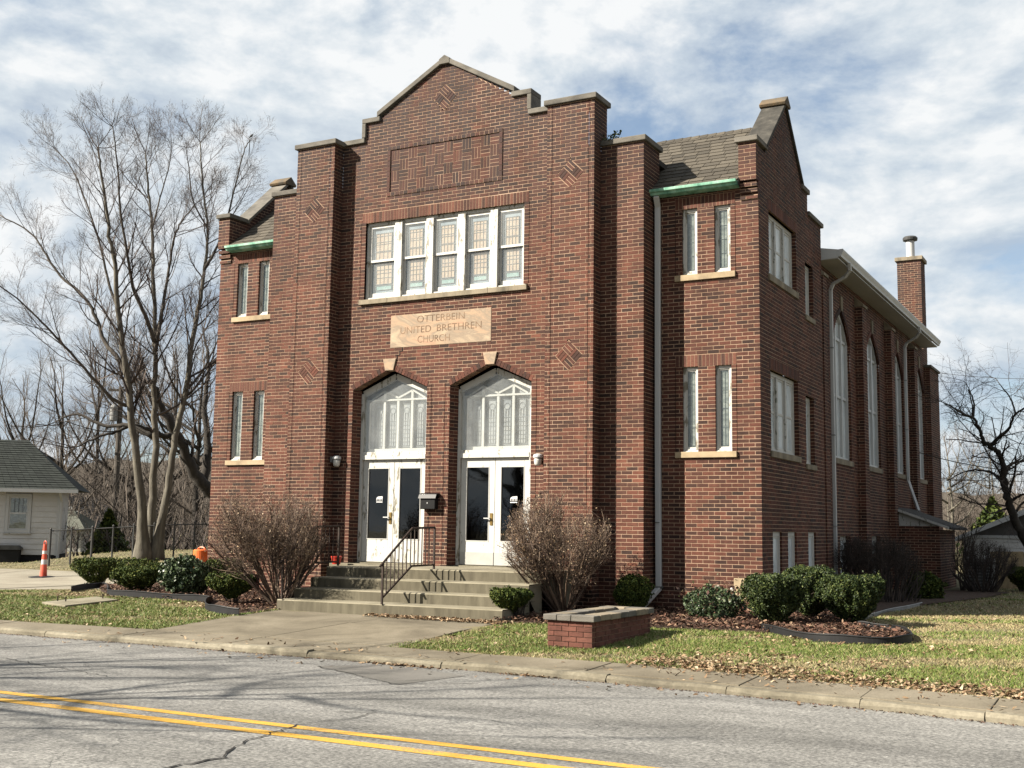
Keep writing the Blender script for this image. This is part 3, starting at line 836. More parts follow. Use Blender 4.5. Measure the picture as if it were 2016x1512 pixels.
# brick diamonds
DIAB = []
def diamond(fr, c, zc, h=0.262):
    s_ = h / math.sqrt(2)      # side of each of the four blocks
    for i in (0, 1):
        for j in (0, 1):
            for k in range(3):
                x0, x1, y0, y1 = (0, s_, k * s_ / 3, (k + 1) * s_ / 3) if (i + j) % 2 else (k * s_ / 3, (k + 1) * s_ / 3, 0, s_)
                x0 += i * s_ - s_; x1 += i * s_ - s_; y0 += j * s_ - s_; y1 += j * s_ - s_
                pts = []
                for x, y in ((x0 + .0055, y0 + .0055), (x1 - .0055, y0 + .0055), (x1 - .0055, y1 - .0055), (x0 + .0055, y1 - .0055)):
                    pts.append((c + (x - y) * math.sqrt(.5), zc + (x + y) * math.sqrt(.5)))
                DIAB.append((fr, pts, -0.003 + rng.uniform(-.001, .001)))
    MO.append((fr, c, c, c + h + .012, c - h - .012, zc - h - .012, zc, 0)); MO.append((fr, c - h - .012, c + h + .012, c, c, zc, zc + h + .012, 0))
diamond(FC, XC, 9.905)
MO.append((FC, XC - 1.5, XC + 1.5, XC + .02, XC - .02, 9.62, 10.60, 0.035))
# -- towers and piers (right ones, then mirrored)
TX0, TX1, PX1 = -3.66, -2.722, -1.90
def both(fn):
    fn(lambda x: x, 1); fn(mx, -1)
def towers(m, s):
    a, b = sorted((m(TX0), m(TX1)))
    def sp(z):
        r_ = split([(a, b)], a + 0.105, b - 0.105)
        r_ = dia_cut(r_, z, (a + b) / 2, 7.90, 0.275)
        return dia_cut(r_, z, (a + b) / 2, 4.605, 0.275)
    wall(FT, sp, 0.02, 9.222, (a + b) / 2)
    diamond(FT, (a + b) / 2, 7.90); diamond(FT, (a + b) / 2, 4.605)
    wall(FX(m(TX1), s), lambda z: [(YT + 0.012, YC if z < 8.41 else -0.26)], 0.02, 9.222)
    wall(FX(m(TX0), -s), lambda z: [(YT + 0.012, YC if z < 9.24 else -0.26)], 0.02, 9.222)
    a2, b2 = sorted((m(TX1), m(PX1)))
    wall(FC, lambda z: [(a2, b2)], 0.02, 8.41, m(PX1))
    wall(FX(m(PX1), s), lambda z: [(YC + 0.012, 0.0 if z < 7.55 else 0.24)], 0.02, 8.41)
both(towers)
# -- wings
WIN = [(-1.385, -1.10), (-0.79, -0.50)]
def wing_front(m, s):
    a, b = sorted((m(PX1), m(0.0)))
    wins = [tuple(sorted((m(p), m(q)))) for p, q in WIN]
    e0, e1 = sorted((m(-1.51), m(-0.41)))
    def sp(z):
        r_ = [(a, b)]
        for zz0, zz1, zl0, zl1 in ((2.965, 4.40, 2.817, 2.919), (6.05, 7.222, 5.92, 6.027)):
            if zl0 < z < zl1: r_ = cut(r_, e0, e1)
            elif zl1 <= z < zz1:
                for w in wins: r_ = cut(r_, *w)
                r_ = split(r_, e0, e1)
            elif zz1 <= z < zz1 + 0.205: r_ = cut(r_, e0, e1)
        if s > 0 and 0.42 < z < 0.80: r_ = cut(r_, -0.49, 0.01)
        return r_
    wall(FW, sp, 0.02, 7.50, m(0.0))
    soldiers(FW, e0, e1, 4.40, 4.605); soldiers(FW, e0, e1, 7.222, 7.427)
    for w0, w1 in wins:                     # jambs
        for zz0, zz1 in ((2.92, 4.40), (6.03, 7.222)):
            wall(FX(w0, 1), lambda z: [(0.012, 0.13)], zz0, zz1)
            wall(FX(w1, -1), lambda z: [(0.012, 0.13)], zz0, zz1)
    # corbelled kneeler at the corner
    k0, k1 = sorted((m(-0.31), m(0.0)))
    z = 7.26
    for i in range(4):
        y = -0.028 * (i + 1)
        fr = FY(y)
        wall(fr, lambda q: [(k0, k1)], z, z + CO * 1.02, m(0.0)); 
        MO.append((Frm((0, 0, z), (1, 0, 0), (0, -1, 0)), k0, k1, k1, k0, 0, 0, 0))
        cb = MB(fr); cb.box(k0 + .002, k1 - .002, .008, .2, z + .002, z + CO - .004); cb.build('corbel', M['brick'], church)
        z += CO * 1.55
    yk = -0.115
    wall(FY(yk), lambda q: [(k0, k1)], z - 0.03, 8.25, m(0.0))
    sf = FX(m(0.0), s); inn = FX(m(-0.31), -s)
    wall(sf, lambda q: [(yk + 0.012, 0.012)], z - .03, 8.25)
    wall(inn, lambda q: [(yk + 0.012, 0.5)], 7.52, 8.25)
both(wing_front)
def gab(z):                                  # side gable profile: list of (y0, y1)
    if z < 7.78: return (0.012, 4.40)
    if z < 8.20: return (0.012, 3.36)
    if z < 8.25: return (0.012, 2.95)
    t = (9.50 - z) / (9.50 - 8.25)
    return (1.77 - 1.34 * t, 1.77 + 1.16 * t)
SIDEW = [((0.62, 2.45), 2.96, 4.375, 2.85), ((0.62, 2.45), 6.06, 7.215, 5.94), ((3.0, 3.62), 2.86, 4.17, 2.76), ((3.1, 3.7), 5.75, 6.80, 5.65), ((0.64, 1.20), 0.5, 1.575, 0.4), ((1.60, 2.18), 0.5, 1.575, 0.4), ((3.02, 3.60), 0.5, 1.575, 0.4)]
def wing_side(m, s):
    def sp(z):
        y0, y1 = gab(z)
        r_ = [(y0, y1)]
        if s > 0:
            for (w0, w1), a, b, sl in SIDEW:
                if a <= z < b: r_ = cut(r_, w0, w1)
                elif sl < z < a and sl > 0.5: r_ = cut(r_, w0 - .06, w1 + .06)
                elif b <= z < b + 0.205 and w1 - w0 > 1: r_ = cut(r_, w0 - 0.09, w1 + 0.09)
        return r_
    wall(FX(m(0.0), s), sp, 0.02, 9.50, 0.0)
    wall(FX(m(-0.30), -s), lambda z: [gab(z)], 7.55, 9.50, 0.0)
    if s > 0:
        for (w0, w1), a, b, sl in SIDEW:
            if w1 - w0 > 1: soldiers(FX(0, 1), w0 - .09, w1 + .09, b, b + .205)
            wall(FY(w1), lambda z: [(-0.16, -0.012)], a, b)
            wall(Frm((0, w0, 0), (1, 0, 0), (0, 1, 0)), lambda z: [(-0.16, -0.012)], a, b)
both(wing_side)
wall(Frm((0, 4.40, 0), (1, 0, 0), (0, 1, 0)), lambda z: [(-0.3, 0.0)], 0.05, 7.78)
# -- nave
XN, YN0, YN1 = -0.15, 4.41, 17.8
NW = [6.78, 10.08, 13.42, 16.85]
NPIL = [(4.45, 4.80), (8.2, 8.65), (11.68, 12.13), (15.12, 15.57)]
def nave_cut(sp, z):
    for c in NW:
        if 3.16 <= z < 5.85: sp = cut(sp, c - 0.82, c + 0.82)
        elif 5.85 <= z < 6.55:
            h = 0.82 * (1 - (z - 5.85) / 0.70); sp = cut(sp, c - h, c + h)
        elif 3.04 < z < 3.16: sp = cut(sp, c - 0.9, c + 0.9)
        elif 0.5 < z < 1.5: sp = cut(sp, c - 0.5, c + 0.5)
    return sp
wall(FX(XN), lambda z: nave_cut([(YN0, YN1)], z), 0.02, 7.15)
for a, b in NPIL:
    wall(FX(XN + 0.17), lambda z: [(a, b)], 0.02, 6.82)
    wall(FY(a), lambda z: [(XN, XN + 0.158)], 0.02, 6.82)
for c in NW:
    wall(FY(c + 0.82), lambda z: [(XN - 0.17, XN - 0.012)], 3.16, 5.85)
    wall(FY(c + 0.5), lambda z: [(XN - 0.17, XN - 0.012)], 0.5, 1.5)
# rear block
wall(FX(0.02), lambda z: [(17.8, 19.5)], 0.02, 6.60)
wall(FY(17.79), lambda z: [(XN, 0.008)], 0.02, 6.60)
# chimney
CHX0, CHX1, CHY = -0.93, -0.215, 18.2
wall(FY(CHY), lambda z: [(CHX0, CHX1)], 6.0, 10.05, CHX1)
wall(FX(CHX1), lambda z: [(CHY + .012, CHY + .75)], 6.0, 10.05)
wall(FX(CHX0, -1), lambda z: [(CHY + .012, CHY + .75)], 6.0, 10.05)
# lean-to
LX1, LY0, LY1 = 0.99, 12.2, 14.9
wall(FY(LY0), lambda z: [(XN, LX1)], 0.02, 1.76, LX1)
wall(FX(LX1), lambda z: [(LY0 + .012, LY1)], 0.02, 1.68)

# -- arch rings, door reveals
VM = MB(FC)
for c in DC:
    for sgn in (-1, 1):
        p0 = np.array([c + sgn * DH, ZS]); p1 = np.array([c, ZA])
        L = np.linalg.norm(p1 - p0); t = (p1 - p0) / L; nn = np.array([-t[1], t[0]]);  nn = nn if nn[1] > 0 else -nn
        n = 13
        for i in range(n):
            a = p0 + t * (L * i / n + .005); b = p0 + t * (L * (i + 1) / n - .005)
            poly = [a, b, b + nn * .105, a + nn * .105]
            VO = MB(FC); VO.prism([tuple(q) for q in poly], -0.004 + rng.uniform(-.002, .002), 0.21); VO.build('arch_brick', M['brick'], church)
        VM.prism([tuple(p0), tuple(p1), tuple(p1 + nn * .10), tuple(p0 + nn * .10)], .006, .205)
VM.build('arch_mortar', M['mortar'], church)
for i, c in enumerate(DC):
    ks = MB(FC)
    ks.prism([(c - 0.095, 4.575), (c + 0.095, 4.575), (c + 0.15, 4.80), (c - 0.15, 4.80)], -0.03, 0.15)
    ks.build('keystone', M['plaque'], church, bevel=0.006)
    # splayed reveals
    for sg in (-1, 1):
        k = 0
        z = 0.87
        while z < ZS - 0.02:
            rb = (c + sg * DH, YC + .012), (c + sg * (DH - 0.075), YC + .21)
            fr = Frm((rb[0][0], rb[0][1], 0), np.array([rb[1][0] - rb[0][0], rb[1][1] - rb[0][1], 0]) / 0.2117, (-sg, 0, 0))
            u = [0, .2117] if k % 2 else [0, .105, .2117]
            zt_ = min(z + CO, ZS)
            MO.append((fr, 0, .2117, .2117, 0, z, zt_, 0))
            for q in range(len(u) - 1):
                BK.append((fr, u[q] + .004, u[q + 1] - .004, u[q + 1] - .004, u[q] + .004, z + .005, zt_ - .005, 0))
            z += CO; k += 1

def brick_arrays(L):
    n = len(L)
    O_ = np.array([b[0].o for b in L]); U_ = np.array([b[0].u for b in L]); N_ = np.array([b[0].n for b in L])
    us = np.array([[b[1], b[2], b[3], b[4]] for b in L]); zs = np.array([[b[5], b[5], b[6], b[6]] for b in L]); d = np.array([b[7] for b in L])
    def lay(dd):
        P = O_[:, None, :] + U_[:, None, :] * us[:, :, None] - N_[:, None, :] * dd[:, None, None]
        P[:, :, 2] += zs
        return P
    return lay, d, n
def brick_mesh(name, L, mat, parent):
    lay, d, n = brick_arrays(L)
    V = np.concatenate([lay(d), lay(d + 0.014)], 1).reshape(-1, 3)
    base = np.array([(0, 1, 2, 3), (0, 4, 5, 1), (1, 5, 6, 2), (2, 6, 7, 3), (3, 7, 4, 0)])
    Fc = (base[None] + 8 * np.arange(n)[:, None, None]).reshape(-1, 4)
    return mesh_np(name, V, Fc, mat, parent)
def mortar_mesh(name, L, mat, parent, dd=0.0035):
    L = [l for l in L if l[6] > l[5]]
    lay, d, n = brick_arrays(L)
    V = lay(d + dd).reshape(-1, 3)
    Fc = np.arange(4 * n).reshape(n, 4)
    return mesh_np(name, V, Fc, mat, parent)
# the 300 bricks that show largest: whole stretchers of the sunlit right wing nearest the camera
cand = []
for i, b in enumerate(BK):
    if b[0] is FW and b[1] > -1.9 and abs((b[2] - b[1]) - 0.1934) < 0.01 and abs(b[1] - b[4]) < 1e-6 and abs(b[2] - b[3]) < 1e-6 and b[6] - b[5] > 0.053:
        c = b[0].p((b[1] + b[2]) / 2, 0, (b[5] + b[6]) / 2)
        if c[2] > 0.95 and not (c[0] < -1.28): cand.append((float((c - CAM) @ AF), i))
cand.sort()
pick = set(i for _, i in cand[:300])
bm_ = MB(); bm_.box(-0.5, 0.5, 0, 1, -0.5, 0.5)
bme = bpy.data.meshes.new('brick'); bme.from_pydata(bm_.v, [], bm_.f); bme.materials.append(M['brick'])
for i in sorted(pick):
    b = BK[i]
    o = bpy.data.objects.new('brick', bme)
    COL.objects.link(o); o.parent = church
    o.location = b[0].p((b[1] + b[2]) / 2, b[7], (b[5] + b[6]) / 2)
    o.scale = (b[2] - b[1], 0.014, b[6] - b[5])
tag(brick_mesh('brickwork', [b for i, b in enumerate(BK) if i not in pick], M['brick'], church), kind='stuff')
tag(brick_mesh('soldier_course', SB, M['brick_soldier'], church), kind='stuff')
DV = []; DF = []
for k, (fr, pts, d) in enumerate(DIAB):
    for dd in (d, d + .014):
        DV += [fr.p(u, dd, z) for u, z in pts]
    DF += [tuple(8 * k + i for i in q) for q in ((0, 1, 2, 3), (0, 4, 5, 1), (1, 5, 6, 2), (2, 6, 7, 3), (3, 7, 4, 0))]
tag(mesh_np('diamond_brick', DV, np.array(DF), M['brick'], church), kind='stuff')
mortar_mesh('wall', MO, M['mortar'], church)

# -- stone copings
def coping(pts, name='coping', mat='coping'):
    b = MB()
    b.box(*pts)
    return b.build(name, M[mat], church, bevel=0.012)
OV = 0.055
for a, b in ((XC - 2.40, XC - 1.86), (XC + 1.86, XC + 2.40)):
    coping((a, b, YC - OV, YC + 0.36, 9.245, 9.345))
for s in (-1, 1):
    a, b = sorted((XC + s * 1.93, XC + s * 1.50))
    coping((a, b, YC - OV, YC + 0.36, 9.645, 9.745))
    a, b = sorted((XC + s * 1.93, XC + s * 1.84))
    coping((a, b, YC - OV + .002, YC + 0.358, 9.348, 9.643))
    cb = MB(FC)
    cb.prism([(XC + s * 1.57, 9.735), (XC + s * 0.0, 10.62), (XC + s * 0.0, 10.725), (XC + s * 1.57, 9.845)], -OV - .004, 0.36)
    cb.build('coping', M['coping'], church, bevel=0.01)
ap = MB(FC); ap.prism([(XC - .12, 10.565), (XC + .12, 10.565), (XC + .12, 10.672), (XC, 10.745), (XC - .12, 10.672)], -OV - .012, .37); ap.build('apex_stone', M['coping'], church, bevel=.008)
def caps(m, s):
    a, b = sorted((m(TX0 - OV), m(TX1 + OV)))
    coping((a, b, YT - OV, -0.20, 9.224, 9.325))
    a, b = sorted((m(TX1 + 0.002), m(PX1 + OV)))
    coping((a, b, YC - OV, 0.29, 8.412, 8.512))
    a, b = sorted((m(-0.36), m(0.045)))
    coping((a, b, -0.115 - OV, 0.50, 8.252, 8.345))
    # raking copings of the side gable
    for (y0, z0), (y1, z1) in (((0.40, 8.24), (1.79, 9.52)), ((1.75, 9.52), (2.98, 8.22))):
        cb = MB(Frm((m(0.0), 0, 0), (0, 1, 0), (s, 0, 0)))
        cb.prism([(y0, z0), (y1, z1), (y1, z1 + 0.085), (y0, z0 + 0.085)], -0.045, 0.40)
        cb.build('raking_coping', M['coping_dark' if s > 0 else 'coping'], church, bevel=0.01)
    cb = MB(Frm((m(0.0), 0, 0), (0, 1, 0), (s, 0, 0)))
    cb.prism([(1.60, 9.47), (1.95, 9.47), (1.97, 9.52), (1.77, 9.68), (1.57, 9.52)], -0.07, 0.43)
    cb.build('apex_stone', M['coping_lichen'], church, bevel=0.01)
    a, b = sorted((m(-0.36), m(0.045)))
    coping((a, b, 2.90, 3.42, 8.205, 8.30))
    coping((a, b, 3.36, 4.50, 7.782, 7.872))
both(caps)

# -- wing roofs with single shingles
def wing_roof(m, s):
    a, b = sorted((m(-2.62), m(-0.30)))
    y0, z0, y1, z1 = -0.16, 7.585, 1.77, 9.14
    rf = MB()
    rf.add([(a, y0, z0), (b, y0, z0), (b, y1, z1), (a, y1, z1), (a, 3.5, 7.7), (b, 3.5, 7.7), (a, y0, 7.5), (b, y0, 7.5), (b, 3.5, 7.5), (a, 3.5, 7.5)],
           [(0, 1, 2, 3), (3, 2, 5, 4), (0, 6, 7, 1), (1, 7, 8, 5, 2), (4, 9, 6, 0, 3), (5, 8, 9, 4)])
    ro = rf.build('roof', M['roofing'], church)
    L = math.hypot(y1 - y0, z1 - z0); ty, tz = (y1 - y0) / L, (z1 - z0) / L
    ny_, nz_ = -tz, ty
    rows = 15; hgt = L / rows
    a0, b0 = sorted((m(-2.55), m(-0.315)))
    shared = {}
    for r_ in range(rows):
        x = a0 - rng.uniform(0, 0.25)
        while x < b0:
            w = rng.choice([0.24, 0.27, 0.30])
            x0, x1 = max(x, a0), min(x + w - 0.006, b0)
            if x1 - x0 > 0.05:
                key = round(x1 - x0, 2)
                if key not in shared:
                    hw, hl = key / 2, hgt * 1.06
                    V = []
                    for yy, nn in ((0, 0.018), (hl, 0.006)):
                        for xx in (-hw, hw):
                            for k in (0, 1):
                                h_ = nn if k else nn - 0.010
                                V.append((xx, ty * yy + ny_ * h_, tz * yy + nz_ * h_))
                    bb = MB(); bb.add(V, [(1, 3, 7, 5), (0, 2, 3, 1), (0, 1, 5, 4), (2, 6, 7, 3)])
                    me = bpy.data.meshes.new('shingle'); me.from_pydata(bb.v, [], bb.f); me.materials.append(M['shingle'])
                    shared[key] = me
                o = bpy.data.objects.new('shingle', shared[key]); COL.objects.link(o); o.parent = ro
                st = L * r_ / rows - 0.01
                o.location = ((x0 + x1) / 2, y0 + ty * st, z0 + tz * st + rng.uniform(0, 0.003))
                o.rotation_euler = (rng.uniform(-.004, .004), 0, rng.uniform(-.008, .008))
            x += w
    x = a0
    while x < b0 - 0.05:
        w = min(0.21, b0 - x)
        bb = MB()
        bb.add([(x, y1 - .09, z1 - .055), (x + w, y1 - .09, z1 - .045), (x + w, y1, z1 + .040), (x, y1, z1 + .028), (x + w, y1 + .09, z1 - .045), (x, y1 + .09, z1 - .055)], [(0, 1, 2, 3), (3, 2, 4, 5)])
        bb.build('ridge_shingle', M['shingle'], ro)
        x += 0.17
    # copper box gutter
    a1, b1 = sorted((m(-1.93), m(-0.315)))
    gu = MB(Frm((a1, 0, 0), (0, 1, 0), (-1, 0, 0)))
    gu.prism([(-0.02, 7.475), (-0.20, 7.488), (-0.215, 7.525), (-0.255, 7.538), (-0.265, 7.585), (-0.248, 7.585), (-0.16, 7.57), (-0.02, 7.57)], 0, b1 - a1)
    gu.build('gutter', M['copper'], church, bevel=0.006)
both(wing_roof)
# flat roofs that close the building
rb = MB()
rb.box(mx(-3.6), -3.6, -0.50, 4.4, 8.9, 9.0)
rb.box(mx(-1.92), -1.92, -0.50, 4.4, 8.2, 8.3)
rb.box(mx(-0.2), -0.2, 4.3, 17.9, 7.12, 7.22)
rb.box(mx(-0.05), -0.05, 17.85, 19.4, 6.45, 6.55)
rb.box(mx(-0.31), -0.31, 3.4, 4.4, 7.6, 7.66)
rb.build('flat_roof', M['roofing'], church)
bk_ = MB()
bk_.box(mx(-0.02), -0.02, 19.45, 19.55, 0.02, 6.6)
bk_.box(mx(-0.17), mx(-0.2), 4.3, 19.5, 0.02, 7.1)
bk_.build('rear_wall', M['brick'], church)
inn_ = MB()
inn_.box(mx(-0.35), -0.35, 0.45, 4.2, 5.2, 5.3)          # upper floor
inn_.box(mx(-0.35), -0.35, 0.25, 17.0, 0.80, 0.84)       # ground floor
inn_.box(mx(-0.35), -0.35, 2.6, 2.7, 0.84, 8.8)          # vestibule wall
inn_.build('interior', M['dark'], church)

# -- nave eave: soffit, fascia, gutter; downspouts
ev = MB(); ev.box(XN, 0.30, 4.62, 17.5, 7.15, 7.18); ev.build('soffit', M['white_trim'], church)
ev = MB(); ev.add([(XN, 4.60, 7.14), (0.30, 4.60, 7.17), (0.30, 4.60, 7.34), (XN, 4.60, 7.42), (XN, 4.62, 7.14), (0.30, 4.62, 7.17), (0.30, 4.62, 7.34), (XN, 4.62, 7.42)], [(0, 1, 2, 3), (7, 6, 5, 4), (0, 4, 5, 1), (1, 5, 6, 2), (2, 6, 7, 3), (3, 7, 4, 0)]); ev.build('eave_end', M['white_trim'], church)
gu = MB(Frm((0, 4.6, 0), (1, 0, 0), (0, -1, 0)))
gu.prism([(0.305, 7.19), (0.305, 7.34), (0.40, 7.345), (0.412, 7.32), (0.40, 7.29), (0.37, 7.23), (0.36, 7.19)], 0, 12.92)
gu.build('gutter', M['white_trim'], church)
rr = MB(); rr.add([(0.31, 4.6, 7.335), (0.31, 17.5, 7.335), (-3.0, 17.5, 7.62), (-3.0, 4.6, 7.62)], [(0, 1, 2, 3)]); rr.build('nave_roof', M['roofing'], church)
def downspout(pts, w=0.085, h=0.065, mat='white_trim'):
    b = MB()
    for p, q in zip(pts[:-1], pts[1:]):
        p = np.array(p, float); q = np.array(q, float); t = (q - p) / np.linalg.norm(q - p)
        b.bar(p - t * 0.02, q + t * 0.02, w, h)
    o = b.build('downspout', M[mat], church, bevel=0.012)
    for fz in (0.25, 0.62):
        p = np.array(pts[-3 if len(pts) > 3 else 0], float); q = np.array(pts[-2], float)
        c = p + (q - p) * fz
        br = MB(); br.box(c[0] - w * .62, c[0] + w * .62, c[1] - h * .62, c[1] + h * .7, c[2] - .012, c[2] + .012); br.build('strap', M['grey_metal'], o)
    return o
downspout([(-1.80, -0.17, 7.46), (-1.815, -0.06, 7.30), (-1.815, -0.06, 3.0), (-1.80, -0.065, 0.62), (-1.80, -0.065, 0.58), (-1.92, -0.50, 0.30)], 0.10, 0.075)
b_ = MB(); b_.box(-1.86, -1.77, -0.12, -0.02, 1.7, 1.71); b_.build('strap', M['black_iron'], church)
downspout([(0.36, 5.36, 7.19), (0.36, 5.40, 7.06), (0.24, 5.48, 6.94), (-0.02, 5.52, 6.82), (-0.075, 5.52, 6.70), (-0.075, 5.52, 1.7), (-0.075, 5.52, 0.25)], 0.075, 0.06)
downspout([(0.36, 13.95, 7.19), (0.36, 14.0, 7.06), (0.24, 14.10, 6.94), (-0.02, 14.2, 6.82), (-0.075, 14.2, 6.70), (-0.075, 14.2, 3.0), (0.22, 13.9, 2.2)], 0.075, 0.06)
for a, b in NPIL:
    c = MB(Frm((0, a - .02, 0), (1, 0, 0), (0, -1, 0))); c.prism([(XN, 6.80), (XN + .20, 6.80), (XN + .20, 6.86), (XN, 7.04)], 0, b - a + .04); c.build('pilaster_cap', M['sill_grey'], church)
c = MB(Frm((0, 17.74, 0), (1, 0, 0), (0, -1, 0))); c.prism([(-.6, 6.60), (.07, 6.60), (.07, 6.67), (-.6, 6.67)], 0, 1.8); c.build('coping', M['coping'], church)
# chimney cap and flue
c = MB(); c.box(CHX0 - .06, CHX1 + .06, CHY - .06, CHY + .81, 10.05, 10.17); co = c.build('chimney_cap', M['sill_grey'], church, bevel=.01)
c = MB(); c.lathe(((CHX0 + CHX1) / 2, CHY + .37, 10.17), [(.13, 0), (.13, .62)], 18); c.build('flue', M['white_trim'], co, smooth=False)
c = MB(); c.lathe(((CHX0 + CHX1) / 2, CHY + .37, 10.74), [(.10, 0), (.22, .03), (.23, .10), (.19, .15), (.05, .17)], 18); c.build('flue_cap', M['fence_metal'], co)
# lean-to roof and gable board
c = MB(FY(LY0)); c.prism([(XN + .01, 1.77), (LX1 + .02, 1.765), (LX1 + .02, 1.80), (XN + .01, 2.20)], -0.03, .02); c.build('gable_board', M['white_old'], church)
c = MB(FY(LY0)); c.prism([(XN + .005, 2.26), (LX1 + .30, 1.735), (LX1 + .30, 1.68), (XN + .005, 2.20)], -0.16, LY1 - LY0 + .25); c.build('lean_to_roof', M['roofing'], church)
c = MB(FY(LY0)); c.prism([(XN + .005, 2.255), (LX1 + .26, 1.752), (LX1 + .26, 1.69), (XN + .005, 2.19)], -0.185, -0.163); c.build('barge_board', M['white_old'], church)

# -- sills, plaque, corner stone
def sill(fr, u0, u1, z0, z1, mat='sill', proud=0.045, dep=.14, parent=None):
    b = MB(fr); b.box(u0, u1, -proud, dep, z0, z1)
    return b.build('sill', M[mat], parent or church, bevel=0.006)
sill(FC, XC - 1.88, XC - 1.2, 5.917, 6.012, 'sill_grey', 0.055, .2); sill(FC, XC - 1.196, XC + 1.06, 5.917, 6.012, 'sill_grey', 0.055, .2); sill(FC, XC + 1.064, XC + 1.88, 5.917, 6.012, 'sill_grey', 0.055, .2)
both(lambda m, s: [sill(FW, *sorted((m(-1.51), m(-.41))), 2.817, 2.919), sill(FW, *sorted((m(-1.51), m(-.41))), 5.922, 6.027)])
for (w0, w1), a, b, sl in SIDEW:
    if sl > .5: sill(FX(0), w0 - .06, w1 + .06, sl, a, 'sill_grey', .03, .16)
for c in NW: sill(FX(XN), c - .9, c + .9, 3.04, 3.16, 'sill_grey', .03, .18)
b = MB(FC); b.box(XC - 1.125, XC + 1.125, -0.006, 0.1, 5.014, 5.649)
plaque = b.build('name_stone', M['plaque'], church, bevel=0.006)
plaque['label'] = 'tan carved stone reading OTTERBEIN UNITED BRETHREN CHURCH'
def text(s, cx_, z, h, width, fr, d, mat, parent, name='lettering'):
    cu = bpy.data.curves.new(name, 'FONT'); cu.body = s; cu.size = h * 1.42; cu.align_x = 'CENTER'; cu.extrude = 0.0015
    cu.offset = -0.0015
    o = bpy.data.objects.new(name, cu); COL.objects.link(o)
    bpy.context.view_layer.update()
    me = bpy.data.meshes.new_from_object(o.evaluated_get(bpy.context.evaluated_depsgraph_get()))
    bpy.data.objects.remove(o)
    X = np.array([v.co[:] for v in me.vertices]); w = X[:, 0].max() - X[:, 0].min(); kx_ = width / w
    for v in me.vertices:
        p = fr.p(cx_ + v.co.x * kx_, d - v.co.z, z + v.co.y); v.co = p
    return link(name, me, mat, parent)
text('OTTERBEIN', XC + 0.02, 5.475, 0.135, 1.06, FC, -0.0065, M['carved'], plaque)
text('UNITED', XC - .545, 5.275, 0.135, .70, FC, -0.0065, M['carved'], plaque); text('BRETHREN', XC + .43, 5.275, 0.135, .98, FC, -0.0065, M['carved'], plaque)
text('CHURCH', XC - 0.13, 5.080, 0.135, 0.72, FC, -0.0065, M['carved'], plaque)
b = MB(FW); b.box(-0.488, -0.001, -0.012, .1, .425, .797); b.build('corner_stone', M['sill'], church, bevel=.008)

# -- windows
def lead_grid(b, u0, u1, z0, z1, d, cols, rows_, w=0.008):
    for i in range(1, cols): b.box(u0 + (u1 - u0) * i / cols - w / 2, u0 + (u1 - u0) * i / cols + w / 2, d - .006, d, z0, z1)
    for j in range(1, rows_): b.box(u0, u1, d - .0065, d, z0 + (z1 - z0) * j / rows_ - w / 2, z0 + (z1 - z0) * j / rows_ + w / 2)
def ring(b, u0, u1, z0, z1, d0, d1, w, wb=None, wt_=None):
    wb = wb or w; wt_ = wt_ or w
    b.box(u0, u0 + w, d0, d1, z0, z1); b.box(u1 - w, u1, d0, d1, z0, z1)
    b.box(u0 + w, u1 - w, d0 + .001, d1 - .001, z0, z0 + wb); b.box(u0 + w, u1 - w, d0 + .001, d1 - .001, z1 - wt_, z1)
def pane(fr, u0, u1, z0, z1, d, mat, parent, name='pane'):
    b = MB(fr); b.box(u0, u1, d, d + .004, z0, z1)
    return b.build(name, M[mat], parent)
